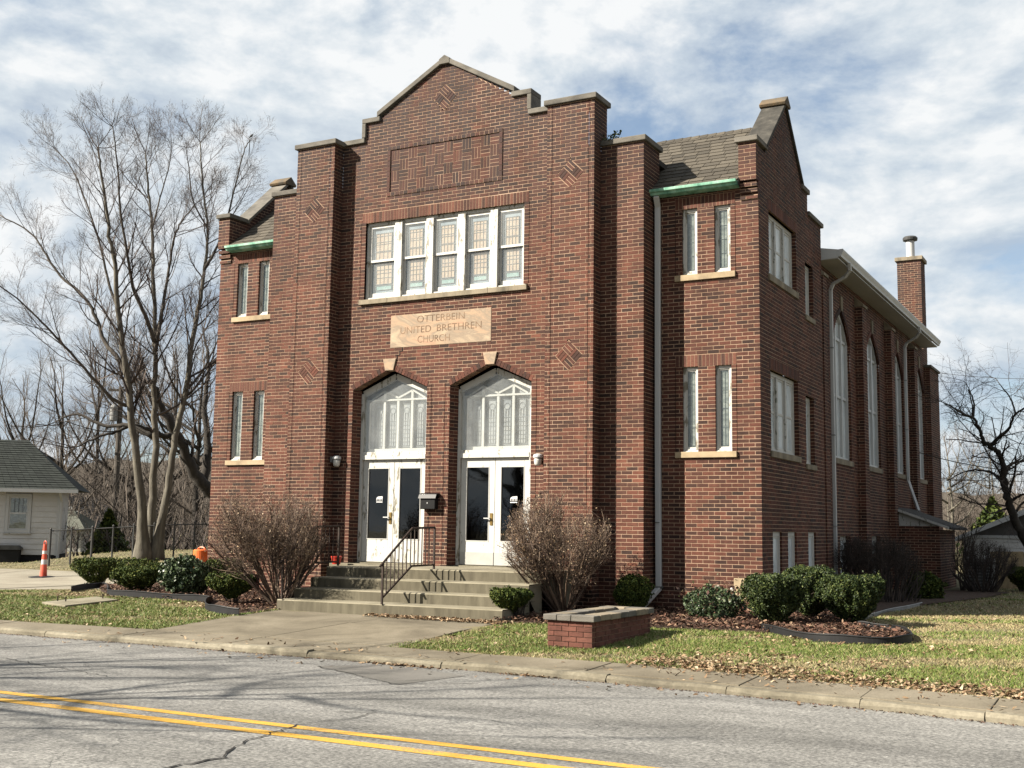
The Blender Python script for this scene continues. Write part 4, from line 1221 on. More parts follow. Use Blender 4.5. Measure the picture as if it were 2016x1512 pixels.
# five-light gallery window
b = MB(FC); W5 = (XC - 1.79, XC + 1.79, 6.012, 7.575)
ring(b, *W5, 0.06, 0.18, 0.045, 0.05, 0.055)
w5 = b.build('window', M['white_peel'], church); w5['label'] = 'five-light leaded window with peeling white mullions'
mul = [(-7.172, -7.005), (-6.443, -6.278), (-5.724, -5.558), (-5.010, -4.852)]
for a, q in mul:
    b = MB(FC); b.box(a, q, 0.035, 0.17, 6.02, 7.525); b.build('mullion', M['white_peel'], w5, bevel=.006)
lights = [(W5[0] + .045, mul[0][0])] + [(mul[i][1], mul[i + 1][0]) for i in range(3)] + [(mul[3][1], W5[1] - .045)]
for li, (a, q) in enumerate(lights):
    zm_ = 6.80
    b = MB(FC); ring(b, a + .002, q - .002, zm_ - .02, 7.518, 0.085, 0.115, 0.05, 0.045, 0.05); b.build('sash', M['white'], w5)
    b = MB(FC); ring(b, a + .002, q - .002, 6.066, zm_ + .03, 0.118, 0.148, 0.05, 0.09, 0.045); b.build('sash', M['white'], w5)
    for z0, z1, d in ((zm_ + .02, 7.47, .10), (6.15, zm_ - .01, .133)):
        u0, u1 = a + .05, q - .05
        pane(FC, u0, u1, z0, z1, d - .012, 'storm', w5, 'storm_pane')
        top = z1 > 7
        bd = 0.075
        zi0 = z0 if top else z0 + .185
        zi1 = z1 - .10 if top else z1
        pane(FC, u0, u1, z0, z1, d + .030, 'opal_blue', w5)
        pane(FC, u0 + bd, u1 - bd, zi0 + .004, zi1, d + .024, 'opal', w5)
        if not top: pane(FC, u0 + bd, u1 - bd, z0 + .075, z0 + .165, d + .024, 'opal_teal', w5)
        L_ = MB(FC); ring(L_, u0 + bd, u1 - bd, zi0, zi1, d + .014, d + .022, .009); ring(L_, u0 + bd * .45, u1 - bd * .45, z0 + .01, z1 - .02, d + .014, d + .0215, .007)
        lead_grid(L_, u0 + bd, u1 - bd, zi0, zi1, d + .022, 4, 3 if top else 2, .006); lead_grid(L_, u0, u1, z0, z1, d + .0222, 1, 4, .006)
        if not top: ring(L_, u0 + bd, u1 - bd, z0 + .07, z0 + .17, d + .014, d + .021, .008)
        L_.build('leading', M['lead'], w5)
# narrow wing windows
def narrow(fr, u0, u1, z0, z1, rec=0.05):
    b = MB(fr); ring(b, u0 + .002, u1 - .002, z0, z1 - .002, rec, rec + .06, .045, .05, .05)
    w = b.build('window', M['white_peel'], church)
    b = MB(fr); ring(b, u0 + .045, u1 - .045, z0 + .05, z1 - .05, rec + .02, rec + .05, .025, .03, .025); b.build('sash', M['white_peel'], w)
    pane(fr, u0 + .07, u1 - .07, z0 + .08, z1 - .075, rec + .046, 'opal_grey', w)
    L_ = MB(fr); ring(L_, u0 + .085, u1 - .085, z0 + .10, z1 - .095, rec + .036, rec + .044, .006); lead_grid(L_, u0 + .085, u1 - .085, z0 + .10, z1 - .095, rec + .044, 2, 4, .005)
    L_.build('leading', M['lead'], w)
    pane(fr, u0 + .07, u1 - .07, z0 + .08, z1 - .075, rec + .028, 'glass', w, 'storm_pane')
    b = MB(fr); b.add([fr.p(u0 + .003, -.005, z0 - .015), fr.p(u1 - .003, -.005, z0 - .015), fr.p(u1 - .003, rec, z0 + .03), fr.p(u0 + .003, rec, z0 + .03)], [(0, 1, 2, 3)]); b.build('sill_slope', M['white_old'], w)
def wings_w(m, s):
    for p, q in WIN:
        a, b = sorted((m(p), m(q)))
        narrow(FW, a, b, 2.925, 4.40); narrow(FW, a, b, 6.033, 7.222)
both(wings_w)
# side windows of the right wing
def side_win(u0, u1, z0, z1, cols, rec=.10, bars=True, glassmat='milky', fr=FX(0)):
    b = MB(fr); ring(b, u0 + .002, u1 - .002, z0, z1 - .002, rec, rec + .07, .06, .06, .07)
    w = b.build('window', M['white'], church)
    n = cols
    cw = (u1 - u0 - .12) / n
    for i in range(n):
        a = u0 + .06 + i * cw
        if i:
            b = MB(fr); b.box(a - .045, a + .045, rec - .02, rec + .06, z0 + .06, z1 - .07); b.build('mullion', M['white_old'], w)
        a0, a1 = a + (.045 if i else 0), a + cw - (.045 if i < n - 1 else 0)
        b = MB(fr); ring(b, a0, a1, z0 + .06, z1 - .07, rec + .015, rec + .05, .04)
        if bars: b.box(a0 + .04, a1 - .04, rec + .016, rec + .05, (z0 + z1) / 2 - .02, (z0 + z1) / 2 + .02)
        b.build('sash', M['white'], w)
        pane(fr, a0 + .04, a1 - .04, z0 + .1, z1 - .11, rec + .04, glassmat, w)
        pane(fr, a0 + .04, a1 - .04, z0 + .1, z1 - .11, rec + .026, 'plexi', w, 'storm_pane')
    return w
for (w0, w1), a, b, sl in SIDEW:
    side_win(w0, w1, a, b, 3 if w1 - w0 > 1 else 1, .04 if b < 2 else .085, w1 - w0 > 1)
# tall arched nave windows
for c in NW:
    fr = FX(XN)
    def arch(h, zs, za, off): return [(c - h, 3.165), (c + h, 3.165), (c + h, zs), (c + h * .62, zs + (za - zs) * .55), (c, za), (c - h * .62, zs + (za - zs) * .55), (c - h, zs)]
    ro = arch(.815, 5.83, 6.42, 0)
    b = MB(fr); b.prism(ro, .155, .165)
    w = b.build('window', M['milky'], church)
    fb = MB(fr)
    for p, q in zip(ro, ro[1:] + ro[:1]):
        fb.bar(fr.p(p[0], .11, p[1]), fr.p(q[0], .11, q[1]), .10, .11)
    fb.build('frame', M['white_trim'], w)
    mb_ = MB(fr)
    for u in (-.27, .27): mb_.box(c + u - .045, c + u + .045, .07, .15, 3.2, 6.2)
    for z in (4.55, 5.83): mb_.box(c - .77, c + .77, .09, .15, z - .03, z + .03)
    mb_.build('mullion', M['white_trim'], w)
    b = MB(fr); b.prism(arch(.79, 5.83, 6.39, 0), .125, .129); b.build('storm_pane', M['plexi'], w)
    for sgn in (-1, 1):
        pl = [(c + sgn * .82, 5.80), (c + sgn * .53, 6.17), (c, 6.47)]
        for p, q in zip(pl[:-1], pl[1:]):
            P = np.array(p); Q = np.array(q); t = (Q - P) / np.linalg.norm(Q - P); n_ = np.array([-t[1], t[0]]); n_ = n_ if n_[1] > 0 else -n_
            ak = MB(fr); ak.prism([tuple(P), tuple(Q), tuple(Q + n_ * .11), tuple(P + n_ * .11)], -.012, .16); ak.build('arch_brick', M['brick'], church)
    ks = MB(fr); ks.prism([(c - .07, 6.46), (c + .07, 6.46), (c + .11, 6.78), (c - .11, 6.78)], -.03, .1); ks.build('keystone', M['sill_grey'], church)
    side_win(c - .5, c + .5, .5, 1.5, 1, .1, False, 'milky', fr)

# -- doors
def doorway(c, idx_):
    fr = FY(-0.30)
    h = DH - 0.075
    zt, zs, za = 2.865, 4.165, 4.505
    outer = [(c - h, .872), (c - h, zs), (c, za), (c + h, zs), (c + h, .872)]
    fm = MB(fr)
    t = .055
    for p, q in zip(outer[:-1], outer[1:]):
        fm.bar(fr.p(p[0] + (t / 2 if p[0] < c else -t / 2 if p[0] > c else 0), .04, p[1] - (t * .4 if p[1] == za else 0)), fr.p(q[0] + (t / 2 if q[0] < c else -t / 2 if q[0] > c else 0), .04, q[1] - (t * .4 if q[1] == za else 0)), t, .12)
    fm.box(c - h + t, c + h - t, -.03, .10, zt, zt + .085)
    fm.box(c - h + t, c + h - t, -.005, .10, zt + .085, zt + .145)
    dw = fm.build('door_frame', M['white_peel'], church)
    # storm pane over the arched light
    sp_ = MB(fr); sp_.prism([(c - h + t, zt + .145), (c + h - t, zt + .145), (c + h - t, zs - .02), (c, za - .07), (c - h + t, zs - .02)], .012, .016); sp_.build('storm_pane', M['storm'], dw)
    # inner leaded window
    iw = MB(fr); d0, d1 = .10, .15
    for u in (-.32, .0, .325): iw.box(c + u - .026, c + u + .026, d0, d1, zt + .2, 4.04 if u == 0 else 4.20)
    iw.box(c - h + t, c + h - t, d0 - .006, d1, 4.02, 4.055)
    iw.box(c - h + t, c - h + t + .06, d0 - .001, d1, zt + .145, 4.03); iw.box(c + h - t - .05, c + h - t, d0 - .001, d1, zt + .145, 4.03)
    iw.box(c - h + t, c + h - t, d0 - .002, d1, zt + .145, zt + .215)
    for p, q in (((c - .32, 4.215), (c, 4.075)), ((c, 4.075), (c + .325, 4.215)), ((c - .62, 4.055), (c - .32, 4.22)), ((c + .62, 4.055), (c + .325, 4.22))):
        iw.bar(fr.p(p[0], .12, p[1]), fr.p(q[0], .12, q[1]), .035, .035)
    iw.build('transom_bars', M['white'], dw)
    lp = MB(fr); lp.prism([(c - h, zt + .1), (c + h, zt + .1), (c + h, 4.05), (c - h, 4.05)], .165, .169); lp.build('pane', M['opal_pale'], dw)
    lp = MB(fr); lp.prism([(c - h, 4.05), (c + h, 4.05), (c + h, zs), (c, za), (c - h, zs)], .165, .169); lp.build('pane', M['opal_pale'], dw)
    ld = MB(fr)
    for u in (-.475, -.16, .16, .475):
        a, b_ = c + u - .115, c + u + .115
        ring(ld, a, b_, zt + .24, 3.99, .152, .163, .012); ring(ld, a + .03, b_ - .03, zt + .27, 3.96, .152, .1625, .007)
        lead_grid(ld, a + .03, b_ - .03, zt + .27, 3.70, .163, 3, 7, .005)
        ld.tube([fr.p(c + u + .06 * math.cos(k * math.pi / 6), .158, 3.83 + .06 * math.sin(k * math.pi / 6)) for k in range(13)], .004, 4, False)
        for e in (-.03, .03): ld.box(c + u + e - .004, c + u + e + .004, .153, .163, 3.66, 3.78)
    ld.build('leading', M['lead'], dw)
    # two leaves
    for s_ in (-1, 1):
        a, b_ = (c - h + t + .004, c - .004) if s_ < 0 else (c + .004, c + h - t - .004)
        lf = MB(fr); st_ = .115; z0, z1, z2, z3 = .885, 1.32, 2.70, zt - .004
        lf.box(a, a + st_, .03, .075, z0, z3); lf.box(b_ - st_, b_, .03, .075, z0, z3)
        lf.box(a + st_, b_ - st_, .031, .074, z0, z1); lf.box(a + st_, b_ - st_, .031, .074, z2, z3)
        leaf = lf.build('door', M['white_peel' if idx_ == 0 else 'white'], church, bevel=.004)
        pane(fr, a + st_, b_ - st_, z1, z2, .050, 'glass_door', leaf)
        bd_ = MB(fr); ring(bd_, a + st_, b_ - st_, z1, z2, .024, .048, .014); bd_.build('glazing_bead', M['white'], leaf)
        if idx_ == 1:
            kp = MB(fr); kp.box(a + .01, b_ - .01, .024, .029, z0 + .005, 1.12); kp.build('kick_plate', M['kick'], leaf)
        ie = b_ - .06 if s_ < 0 else a + .06
        if (idx_ == 0 and s_ < 0) or (idx_ == 1 and s_ < 0):
            hp = MB(fr); hp.box(ie - .028, ie + .028, .018, .029, 1.62, 1.84); ho = hp.build('lock_plate', M['brass'], leaf)
            hd = MB(fr); hd.bar(fr.p(ie - .02, -.02, 1.745), fr.p(ie - .135, -.02, 1.745), .022, .02); hd.bar(fr.p(ie - .02, -.02, 1.745), fr.p(ie - .02, .02, 1.745), .02, .02)
            hd.build('handle', M['white_trim'], ho)
        if (idx_ == 0 and s_ < 0) or (idx_ == 1 and s_ > 0):
            cs = (a + b_) / 2 + .02
            sk = MB(fr)
            sk.prism([(cs - .07, 2.105), (cs - .055, 2.13), (cs - .02, 2.145), (cs + .075, 2.15), (cs + .075, 2.105)], .044, .046)
            for k in range(5): sk.box(cs - .068 + k * .032, cs - .056 + k * .032, .044, .046, 2.065, 2.105)
            sk.box(cs - .07, cs + .075, .044, .046, 2.03, 2.048)
            sk.build('sticker', M['sticker'], leaf)
    b = MB(fr); b.box(c - h - .02, c + h + .02, -.06, .12, .850, .874); b.build('threshold', M['concrete'], dw)
for i, c in enumerate(DC): doorway(c, i)
# mortar crack over the left arch, wires on the nave wall
ck = MB(FC)
for p, q in (((-7.02, 4.80), (-7.02, 4.87)), ((-7.06, 4.87), (-6.96, 4.87)), ((-6.96, 4.87), (-6.96, 4.94)), ((-6.98, 4.94), (-6.90, 4.94)), ((-6.90, 4.94), (-6.90, 5.01))):
    ck.bar(FC.p(p[0], -.003, p[1]), FC.p(q[0], -.003, q[1]), .012, .012)
ck.build('crack', M['crack'], church)

# ------------------------------------------------------------------ placing by the photograph's ground line
def gpt(u, v):
    d = AF + AR * (u - IW / 2) / FPX - AU * (v - IH / 2) / FPX
    z = 0.1
    for _ in range(40):
        t = (z - CAM[2]) / d[2]; P = CAM + t * d; z = 0.5 * z + 0.5 * gz(P[0], P[1])
    return P
def depth_of(P):
    return float((np.array(P) - CAM) @ AF)

# ------------------------------------------------------------------ steps, rails, fittings
steps = thing('front_steps', 'broad grey concrete steps leading up to the church doors', 'steps', loc=(-5.2, -2.5, 0.1))
SX0, SX1 = -7.36, -3.02
tops = [0.335, 0.507, 0.680, 0.857]
fronts = [-3.42, -2.98, -2.54, -2.10]
for i, (zt_, yf) in enumerate(zip(tops, fronts)):
    yb = fronts[i + 1] + 0.02 if i < 3 else YC - 0.004
    b = MB()
    n = 14
    X = np.linspace(SX0 + 0.004 * i, SX1 - 0.004 * i, n + 1)
    V = []
    for x in X:
        tl = 0.004 * (x + 5.2)
        e = rng.uniform(0, 0.006)
        V += [(x, yf + e, 0.02 if i == 0 else tops[i - 1] - 0.03), (x, yf + e, zt_ + tl - 0.018), (x, yf + 0.018 + e, zt_ + tl - e * .5), (x, yb, zt_ + tl + 0.002), (x, yb, 0.02)]
    Fq = []
    for k in range(n):
        for j in range(4): Fq.append((5 * k + j, 5 * (k + 1) + j, 5 * (k + 1) + j + 1, 5 * k + j + 1))
    for k in (0, n): Fq.append((5 * k, 5 * k + 1, 5 * k + 3, 5 * k + 4))
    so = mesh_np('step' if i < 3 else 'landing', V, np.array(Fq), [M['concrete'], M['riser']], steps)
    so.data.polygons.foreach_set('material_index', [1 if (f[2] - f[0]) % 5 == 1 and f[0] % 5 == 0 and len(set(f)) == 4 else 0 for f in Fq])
# side walls of the landing next to the towers
b = MB(); b.box(SX0 - .9, SX0, -0.82, YC - .004, .02, .855); b.build('landing', M['concrete'], steps)

def railing(x, label, up=True):
    th = thing('handrail', label, 'handrail', 'iron handrails on the church steps', (x, -3.42, 0.335))
    a, b_, c = (x, -3.42, 0.985), (x, -2.58, 1.547), (x, -1.88, 1.565)
    t = MB(); t.tube([(x, -3.50, 0.93), a, (x, -3.0, 1.27), b_, c], .019, 8); t.build('top_rail', M['black_iron'], th)
    lo = [(x, -3.42, .43), (x, -2.58, .92), (x, -1.88, .925)]
    t = MB(); t.bar(lo[0], lo[1], .022, .03); t.bar(lo[1], lo[2], .022, .03); t.build('bottom_rail', M['black_iron'], th)
    for y, z0, z1 in ((-3.42, .33, .985), (-1.88, .855, 1.565)):
        t = MB(); t.bar((x, y, z0), (x, y, z1), .03); t.build('post', M['black_iron'], th)
    y = -3.31
    while y < -1.95:
        zt_ = np.interp(y, [-3.42, -2.58, -1.88], [.985, 1.547, 1.565]); zb = np.interp(y, [-3.42, -2.58, -1.88], [.43, .92, .925])
        t = MB(); t.bar((x, y, zb), (x, y, zt_), .014); t.build('baluster', M['black_iron'], th)
        y += .115
railing(-5.22, 'iron handrail standing in the middle of the concrete steps')
railing(-7.26, 'iron handrail at the left end of the steps behind the bare shrub')

mb_ = thing('mailbox', 'black wall mailbox on the brick pier between the two doorways', 'mailbox', loc=(-6.15, YC, 1.9))
b = MB(FC); b.prism([(-6.335, 1.90), (-6.005, 1.90), (-6.005, 2.12), (-6.335, 2.12)], -0.125, -0.006); b.build('box', M['black_paint'], mb_, bevel=.01)
b = MB(Frm((-6.36, 0, 0), (0, 1, 0), (-1, 0, 0)))
b.prism([(YC - .005, 2.12), (YC - .005, 2.20), (YC - .06, 2.20), (YC - .12, 2.175), (YC - .155, 2.10), (YC - .145, 2.10), (YC - .112, 2.16), (YC - .05, 2.18)], 0, .38)
b.build('lid', M['black_paint'], mb_)
b = MB(FC); b.box(-6.178, -6.168, -.128, -.1255, 2.0, 2.03); b.build('mark', M['sticker'], mb_)
def wall_lamp(label, base, out):
    th = thing('wall_lamp', label, 'lamp', 'outdoor lamps beside the church doors', base)
    o_ = np.array(out)
    b = MB(); c = np.array(base) + o_ * .01
    b.bar(c, c + o_ * .05, .11, .11); b.build('back_plate', M['grey_metal'], th)
    b = MB(); p = np.array(base) + o_ * .13
    b.bar(np.array(base) + o_ * .05, p, .04, .04)
    b.lathe(tuple(p + np.array([0, 0, .02])), [(.085, -.02), (.09, .0), (.08, .035), (.03, .055)], 18); b.build('cap', M['white_trim'], th)
    b = MB(); b.lathe(tuple(p + np.array([0, 0, -.14])), [(.045, 0), (.065, .03), (.072, .10), (.07, .125)], 18); b.build('globe', M['light_globe'], th, smooth=True)
wall_lamp('small white lamp on the shaded tower side left of the doors', (-8.458, -.60, 2.86), (1, 0, 0))
wall_lamp('small frosted lamp on the sunlit brick right of the doors', (-3.86, YC, 2.82), (0, -1, 0))
pt = thing('flower_pot', 'small red plastic pot on the landing beside the left doorway', 'pot', loc=(-7.92, -1.05, .85))
b = MB(); b.lathe((-7.92, -1.05, .846), [(.075, 0), (.098, .125), (.105, .125), (.105, .15), (.098, .15), (.085, .11)], 20); b.build('pot', M['red'], pt)
# weed sprouting on the pier coping
def leafcloud(pts, size, seed, flat=0.0, aspect=1.7):
    r_ = np.random.default_rng(seed)
    n = len(pts)
    a = r_.normal(0, 1, (n, 3)); a /= np.linalg.norm(a, axis=1)[:, None]
    a[:, 2] *= (1 - flat); a /= np.linalg.norm(a, axis=1)[:, None]
    t = r_.normal(0, 1, (n, 3)); b = np.cross(a, t); b /= np.linalg.norm(b, axis=1)[:, None]
    s = size * r_.uniform(.6, 1.3, (n, 1))
    p = np.asarray(pts)
    l, w = a * s * aspect / 2, b * s / 2
    V = np.stack([p - l, p + w - l * .1, p + l, p - w - l * .1], 1).reshape(-1, 3)
    return V, np.arange(4 * n).reshape(n, 4)
wd = thing('weed', 'small green weed sprouting on the pier coping beside the right tower', 'plant', loc=(-2.55, -.45, 8.51))
pts = nrg.normal(0, 1, (90, 3)) * (.09, .05, .035) + (-2.52, -.47, 8.55)
V, Fq = leafcloud(pts, .035, 5); mesh_np('leaves', V, Fq, M['yew'], wd)
b = MB(); b.tube([(-2.5, -.47, 8.51), (-2.48, -.47, 8.60), (-2.44, -.48, 8.66)], .005, 5); b.tube([(-2.42, -.47, 8.51), (-2.38, -.46, 8.62), (-2.36, -.46, 8.67)], .005, 5); b.build('stem', M['twig_dark'], wd)
pts = np.array([(-2.44, -.48, 8.66), (-2.36, -.46, 8.67), (-2.37, -.46, 8.63), (-2.47, -.47, 8.62)])
V, Fq = leafcloud(np.repeat(pts, 4, 0) + nrg.normal(0, .012, (16, 3)), .035, 6); mesh_np('leaves', V, Fq, M['yew'], wd)

# ------------------------------------------------------------------ brick planter by the sidewalk
pl = thing('brick_planter', 'low red brick planter with weathered stone cap on the front lawn', 'planter', loc=(-.85, -4.7, .1))
PX0, PX_1, PY0, PY1, PZ, PC = -1.17, -0.54, -5.58, -3.62, .03, .0645
pbm = MB(); pbm.box(-.5, .5, -.5, .5, -.5, .5)
pme = bpy.data.meshes.new('brick'); pme.from_pydata(pbm.v, [], pbm.f); pme.materials.append(M['brick_red'])
b = MB(); b.box(PX0 + .012, PX_1 - .012, PY0 + .012, PY1 - .012, PZ, PZ + 6.1 * PC); b.build('core', M['mortar'], pl)
inv = world_of(pl).inverted()
def pbrick(c, s):
    o = bpy.data.objects.new('brick', pme); COL.objects.link(o); o.parent = pl; o.matrix_parent_inverse = inv
    o.location = c; o.scale = s
for k in range(6):
    z = PZ + k * PC + PC / 2 + .003
    for y0, side in ((PY0, 0), (PY1 - .10, 0)):
        x = PX0; n = 0
        seq = [.095, .205, .205, .125] if k % 2 else [.205, .205, .22]
        for L_ in seq:
            pbrick((x + L_ / 2, y0 + .05 + rng.uniform(-.002, .002), z), (L_ - .009, .10, PC - .009)); x += L_
    for x0 in (PX0, PX_1 - .10):
        y = PY0 + (.102 if k % 2 == 0 else .102)
        first = True
        while y < PY1 - .105:
            L_ = min(.205 if not (first and k % 2) else .1025, PY1 - .102 - y); first = False
            if L_ > .03: pbrick((x0 + .05 + rng.uniform(-.002, .002), y + L_ / 2, z), (.10, L_ - .009, PC - .009))
            y += L_
ZC0 = PZ + 6 * PC + .004
capw = .21
def capstone(x0, x1, y0, y1):
    b = MB(); b.box(x0 + .003, x1 - .003, y0 + .003, y1 - .003, ZC0 + rng.uniform(-.002, .003), ZC0 + .075 + rng.uniform(-.004, .004)); b.build('cap_stone', M['coping'] if rng.random() < .5 else M['sill_grey'], pl, bevel=.01)
E0, E1, G0, G1 = PX0 - .045, PX_1 + .045, PY0 - .045, PY1 + .045
for a, q in ((E0, -1.02), (-1.02, -.82), (-.82, E1)): capstone(a, q, G0, G0 + capw)
for a, q in ((E0, -.86), (-.86, E1)): capstone(a, q, G1 - capw, G1)
y = G0 + capw
while y < G1 - capw - .05:
    L_ = min(rng.uniform(.22, .36), G1 - capw - y)
    capstone(E0, E0 + .24, y, y + L_); capstone(E1 - .24, E1, y, y + L_); y += L_
b = MB(); b.box(E0 + .2, E1 - .2, G0 + .2, G1 - .2, ZC0 - .05, ZC0 + .02); b.build('soil', M['earth'], pl)

# ------------------------------------------------------------------ woody plants
def norm(v):
    l = math.sqrt(v[0] ** 2 + v[1] ** 2 + v[2] ** 2) + 1e-9
    return (v[0] / l, v[1] / l, v[2] / l)
def grow(S, p, d, L, r, lev, P, rg):
    """one branch and its children; S collects (p0, p1, r0, r1)"""
    lv = P['lev'][lev]
    n = lv['seg']
    up, wig = lv['up'], lv['wig']
    pts = [p]; dirs = []
    st = L / n
    for i in range(n):
        d = norm((d[0] + rg.gauss(0, wig), d[1] + rg.gauss(0, wig), d[2] + rg.gauss(0, wig) + up))
        q = (p[0] + d[0] * st, p[1] + d[1] * st, p[2] + d[2] * st)
        r1 = r * (1 - (1 - lv.get('end', .35)) / n * (i + 1) / (1 - (1 - lv.get('end', .35)) * i / n) ) if False else r * (1 - .6 / n)
        S.append((p, q, r, r1)); p = q; r = r1
        pts.append(p); dirs.append(d)
    if lev + 1 < len(P['lev']):
        nk = lv['kids']
        nk = int(nk) + (1 if rg.random() < nk - int(nk) else 0)
        for k in range(nk):
            t = rg.uniform(lv.get('from', .25), 1.0) * n
            i = min(int(t), n - 1); f = t - i
            a, b = pts[i], pts[i + 1]
            q = (a[0] + (b[0] - a[0]) * f, a[1] + (b[1] - a[1]) * f, a[2] + (b[2] - a[2]) * f)
            ang = rg.uniform(*lv['ang']); az = rg.uniform(0, 2 * math.pi)
            dd = dirs[i]
            x = norm((dd[1], -dd[0], .01)); y = (dd[1] * x[2] - dd[2] * x[1], dd[2] * x[0] - dd[0] * x[2], dd[0] * x[1] - dd[1] * x[0])
            ca, sa = math.cos(ang), math.sin(ang)
            nd = norm(tuple(dd[j] * ca + (x[j] * math.cos(az) + y[j] * math.sin(az)) * sa for j in range(3)))
            grow(S, q, nd, L * rg.uniform(*lv['len']) * (1.15 - .5 * t / n), max(.0022, r * lv.get('rk', .75) * (1.3 - .5 * t / n)), lev + 1, P, rg)
def seg_mesh(name, S, mat, parent, k=3):
    A = np.array([(*a, *b, c, d) for a, b, c, d in S])
    p0, p1, r0, r1 = A[:, :3], A[:, 3:6], A[:, 6:7], A[:, 7:8]
    t = p1 - p0; t /= np.linalg.norm(t, axis=1)[:, None] + 1e-9
    ref = np.where(np.abs(t[:, 2:3]) < .9, np.array([[0, 0, 1.0]]), np.array([[1.0, 0, 0]]))
    x = np.cross(t, ref); x /= np.linalg.norm(x, axis=1)[:, None]; y = np.cross(t, x)
    ring_ = []
    for pp, rr_ in ((p0, r0), (p1 + t * r1 * .4, r1)):
        for j in range(k):
            a = 2 * math.pi * j / k
            ring_.append(pp + (x * math.cos(a) + y * math.sin(a)) * rr_)
    V = np.stack(ring_, 1).reshape(-1, 3)
    base = np.array([(j, (j + 1) % k, k + (j + 1) % k, k + j) for j in range(k)])
    n = len(S)
    Fq = (base[None] + 2 * k * np.arange(n)[:, None, None]).reshape(-1, 4)
    return mesh_np(name, V, Fq, mat, parent)
def smooth_line(P, n=6):
    P = [np.array(p, float) for p in P]
    out = []
    Q = [2 * P[0] - P[1]] + P + [2 * P[-1] - P[-2]]
    for i in range(1, len(Q) - 2):
        for k in range(n):
            t = k / n
            out.append(.5 * ((2 * Q[i]) + (-Q[i - 1] + Q[i + 1]) * t + (2 * Q[i - 1] - 5 * Q[i] + 4 * Q[i + 1] - Q[i + 2]) * t * t + (-Q[i - 1] + 3 * Q[i] - 3 * Q[i + 1] + Q[i + 2]) * t ** 3))
    out.append(P[-1])
    return out
TWIG = lambda L, a: L
def length_of(P):
    return sum(np.linalg.norm(np.array(P[i + 1]) - np.array(P[i])) for i in range(len(P) - 1))
def tree(name, label, limbs, P, seed, bark, twig, group=None, per=1.0, kid_len=2.4, ang=(.5, 1.0), k=4, cat='tree', start=.25, base=None, kidr=.45, flare=0.0, limb_bark=None):
    """limbs: list of (polyline of points, r0, r1); side branches are grown along each limb"""
    rg = random.Random(seed)
    base = base if base is not None else limbs[0][0][0]
    th = thing(name, label, cat, group, tuple(float(c) for c in base))
    tm = MB(); lm_ = MB(); S = []
    for pl_, r0, r1 in limbs:
        L = smooth_line(pl_, 5); n = len(L); st_ = 0 if length_of(pl_) < 2 else start
        for i in range(1, n - 1): L[i] = L[i] + np.array([rg.gauss(0, r0 * .12) for _ in range(3)])
        rr_ = [r0 + (r1 - r0) * (i / (n - 1)) ** .8 for i in range(n)]
        low = flare and abs(L[0][2] - float(base[2])) < .3
        if low:
            s_ = np.cumsum([0] + [float(np.linalg.norm(L[i + 1] - L[i])) for i in range(n - 1)])
            rr_ = [r * (1 + flare * math.exp(-q / .45)) for r, q in zip(rr_, s_)]
            foot = L[0].copy(); foot[2] -= .5
            tm.tube([foot] + L, [rr_[0] * 1.25] + rr_, 10)
        elif limb_bark: lm_.tube(L, rr_, 7)
        else: tm.tube(L, rr_, 8 if r0 > .08 else 6)
        length = sum(np.linalg.norm(L[i + 1] - L[i]) for i in range(n - 1))
        m = int(length * per) if r1 < .07 else 0
        for q in range(m):
            t = start + (1 - start) * (q + rg.random()) / m
            i = min(int(t * (n - 1)), n - 2)
            dd = L[i + 1] - L[i]; dd = norm(tuple(dd))
            a = rg.uniform(*ang); az = rg.uniform(0, 2 * math.pi)
            x = norm((dd[1], -dd[0], .01)); y = tuple(np.cross(dd, x))
            nd = norm(tuple(dd[j] * math.cos(a) + (x[j] * math.cos(az) + y[j] * math.sin(az)) * math.sin(a) for j in range(3)))
            grow(S, tuple(L[i]), nd, kid_len * rg.uniform(.5, 1.2) * (1.25 - .65 * t), max(.006, rr_[i] * kidr * rg.uniform(.6, 1.1)), 0, P, rg)
        # the tip goes on as a twig bunch
        for q in range(3 if r1 < .07 else 0):
            dd = norm(tuple(L[-1] - L[-2] + np.array([rg.gauss(0, .12) for _ in range(3)])))
            grow(S, tuple(L[-1]), dd, kid_len * .6, r1 * .8, 0, P, rg)
    tm.build('trunk', M[bark], th, smooth=True)
    if limb_bark: lm_.build('limbs', M[limb_bark], th, smooth=True)
    seg_mesh('crown', S, M[twig], th, 3)
    return th
PB = {'lev': [dict(seg=5, up=.10, wig=.10, kids=8.5, ang=(.45, .85), len=(.42, .7), rk=.55), dict(seg=4, up=.10, wig=.13, kids=5, ang=(.4, .8), len=(.4, .65), rk=.6), dict(seg=3, up=.06, wig=.15, kids=2, ang=(.4, .8), len=(.4, .7), rk=.7), dict(seg=2, up=.05, wig=.15)]}
PB2 = {'lev': [dict(seg=5, up=.06, wig=.14, kids=6, ang=(.5, 1.0), len=(.42, .7), rk=.55), dict(seg=4, up=.06, wig=.18, kids=4, ang=(.5, .9), len=(.4, .7), rk=.6), dict(seg=3, up=.03, wig=.18)]}
def px(L, d, j=0.0):
    return [at(u, v, d + j * (i / max(1, len(L) - 1))) for i, (u, v) in enumerate(L)]
D = 34.0
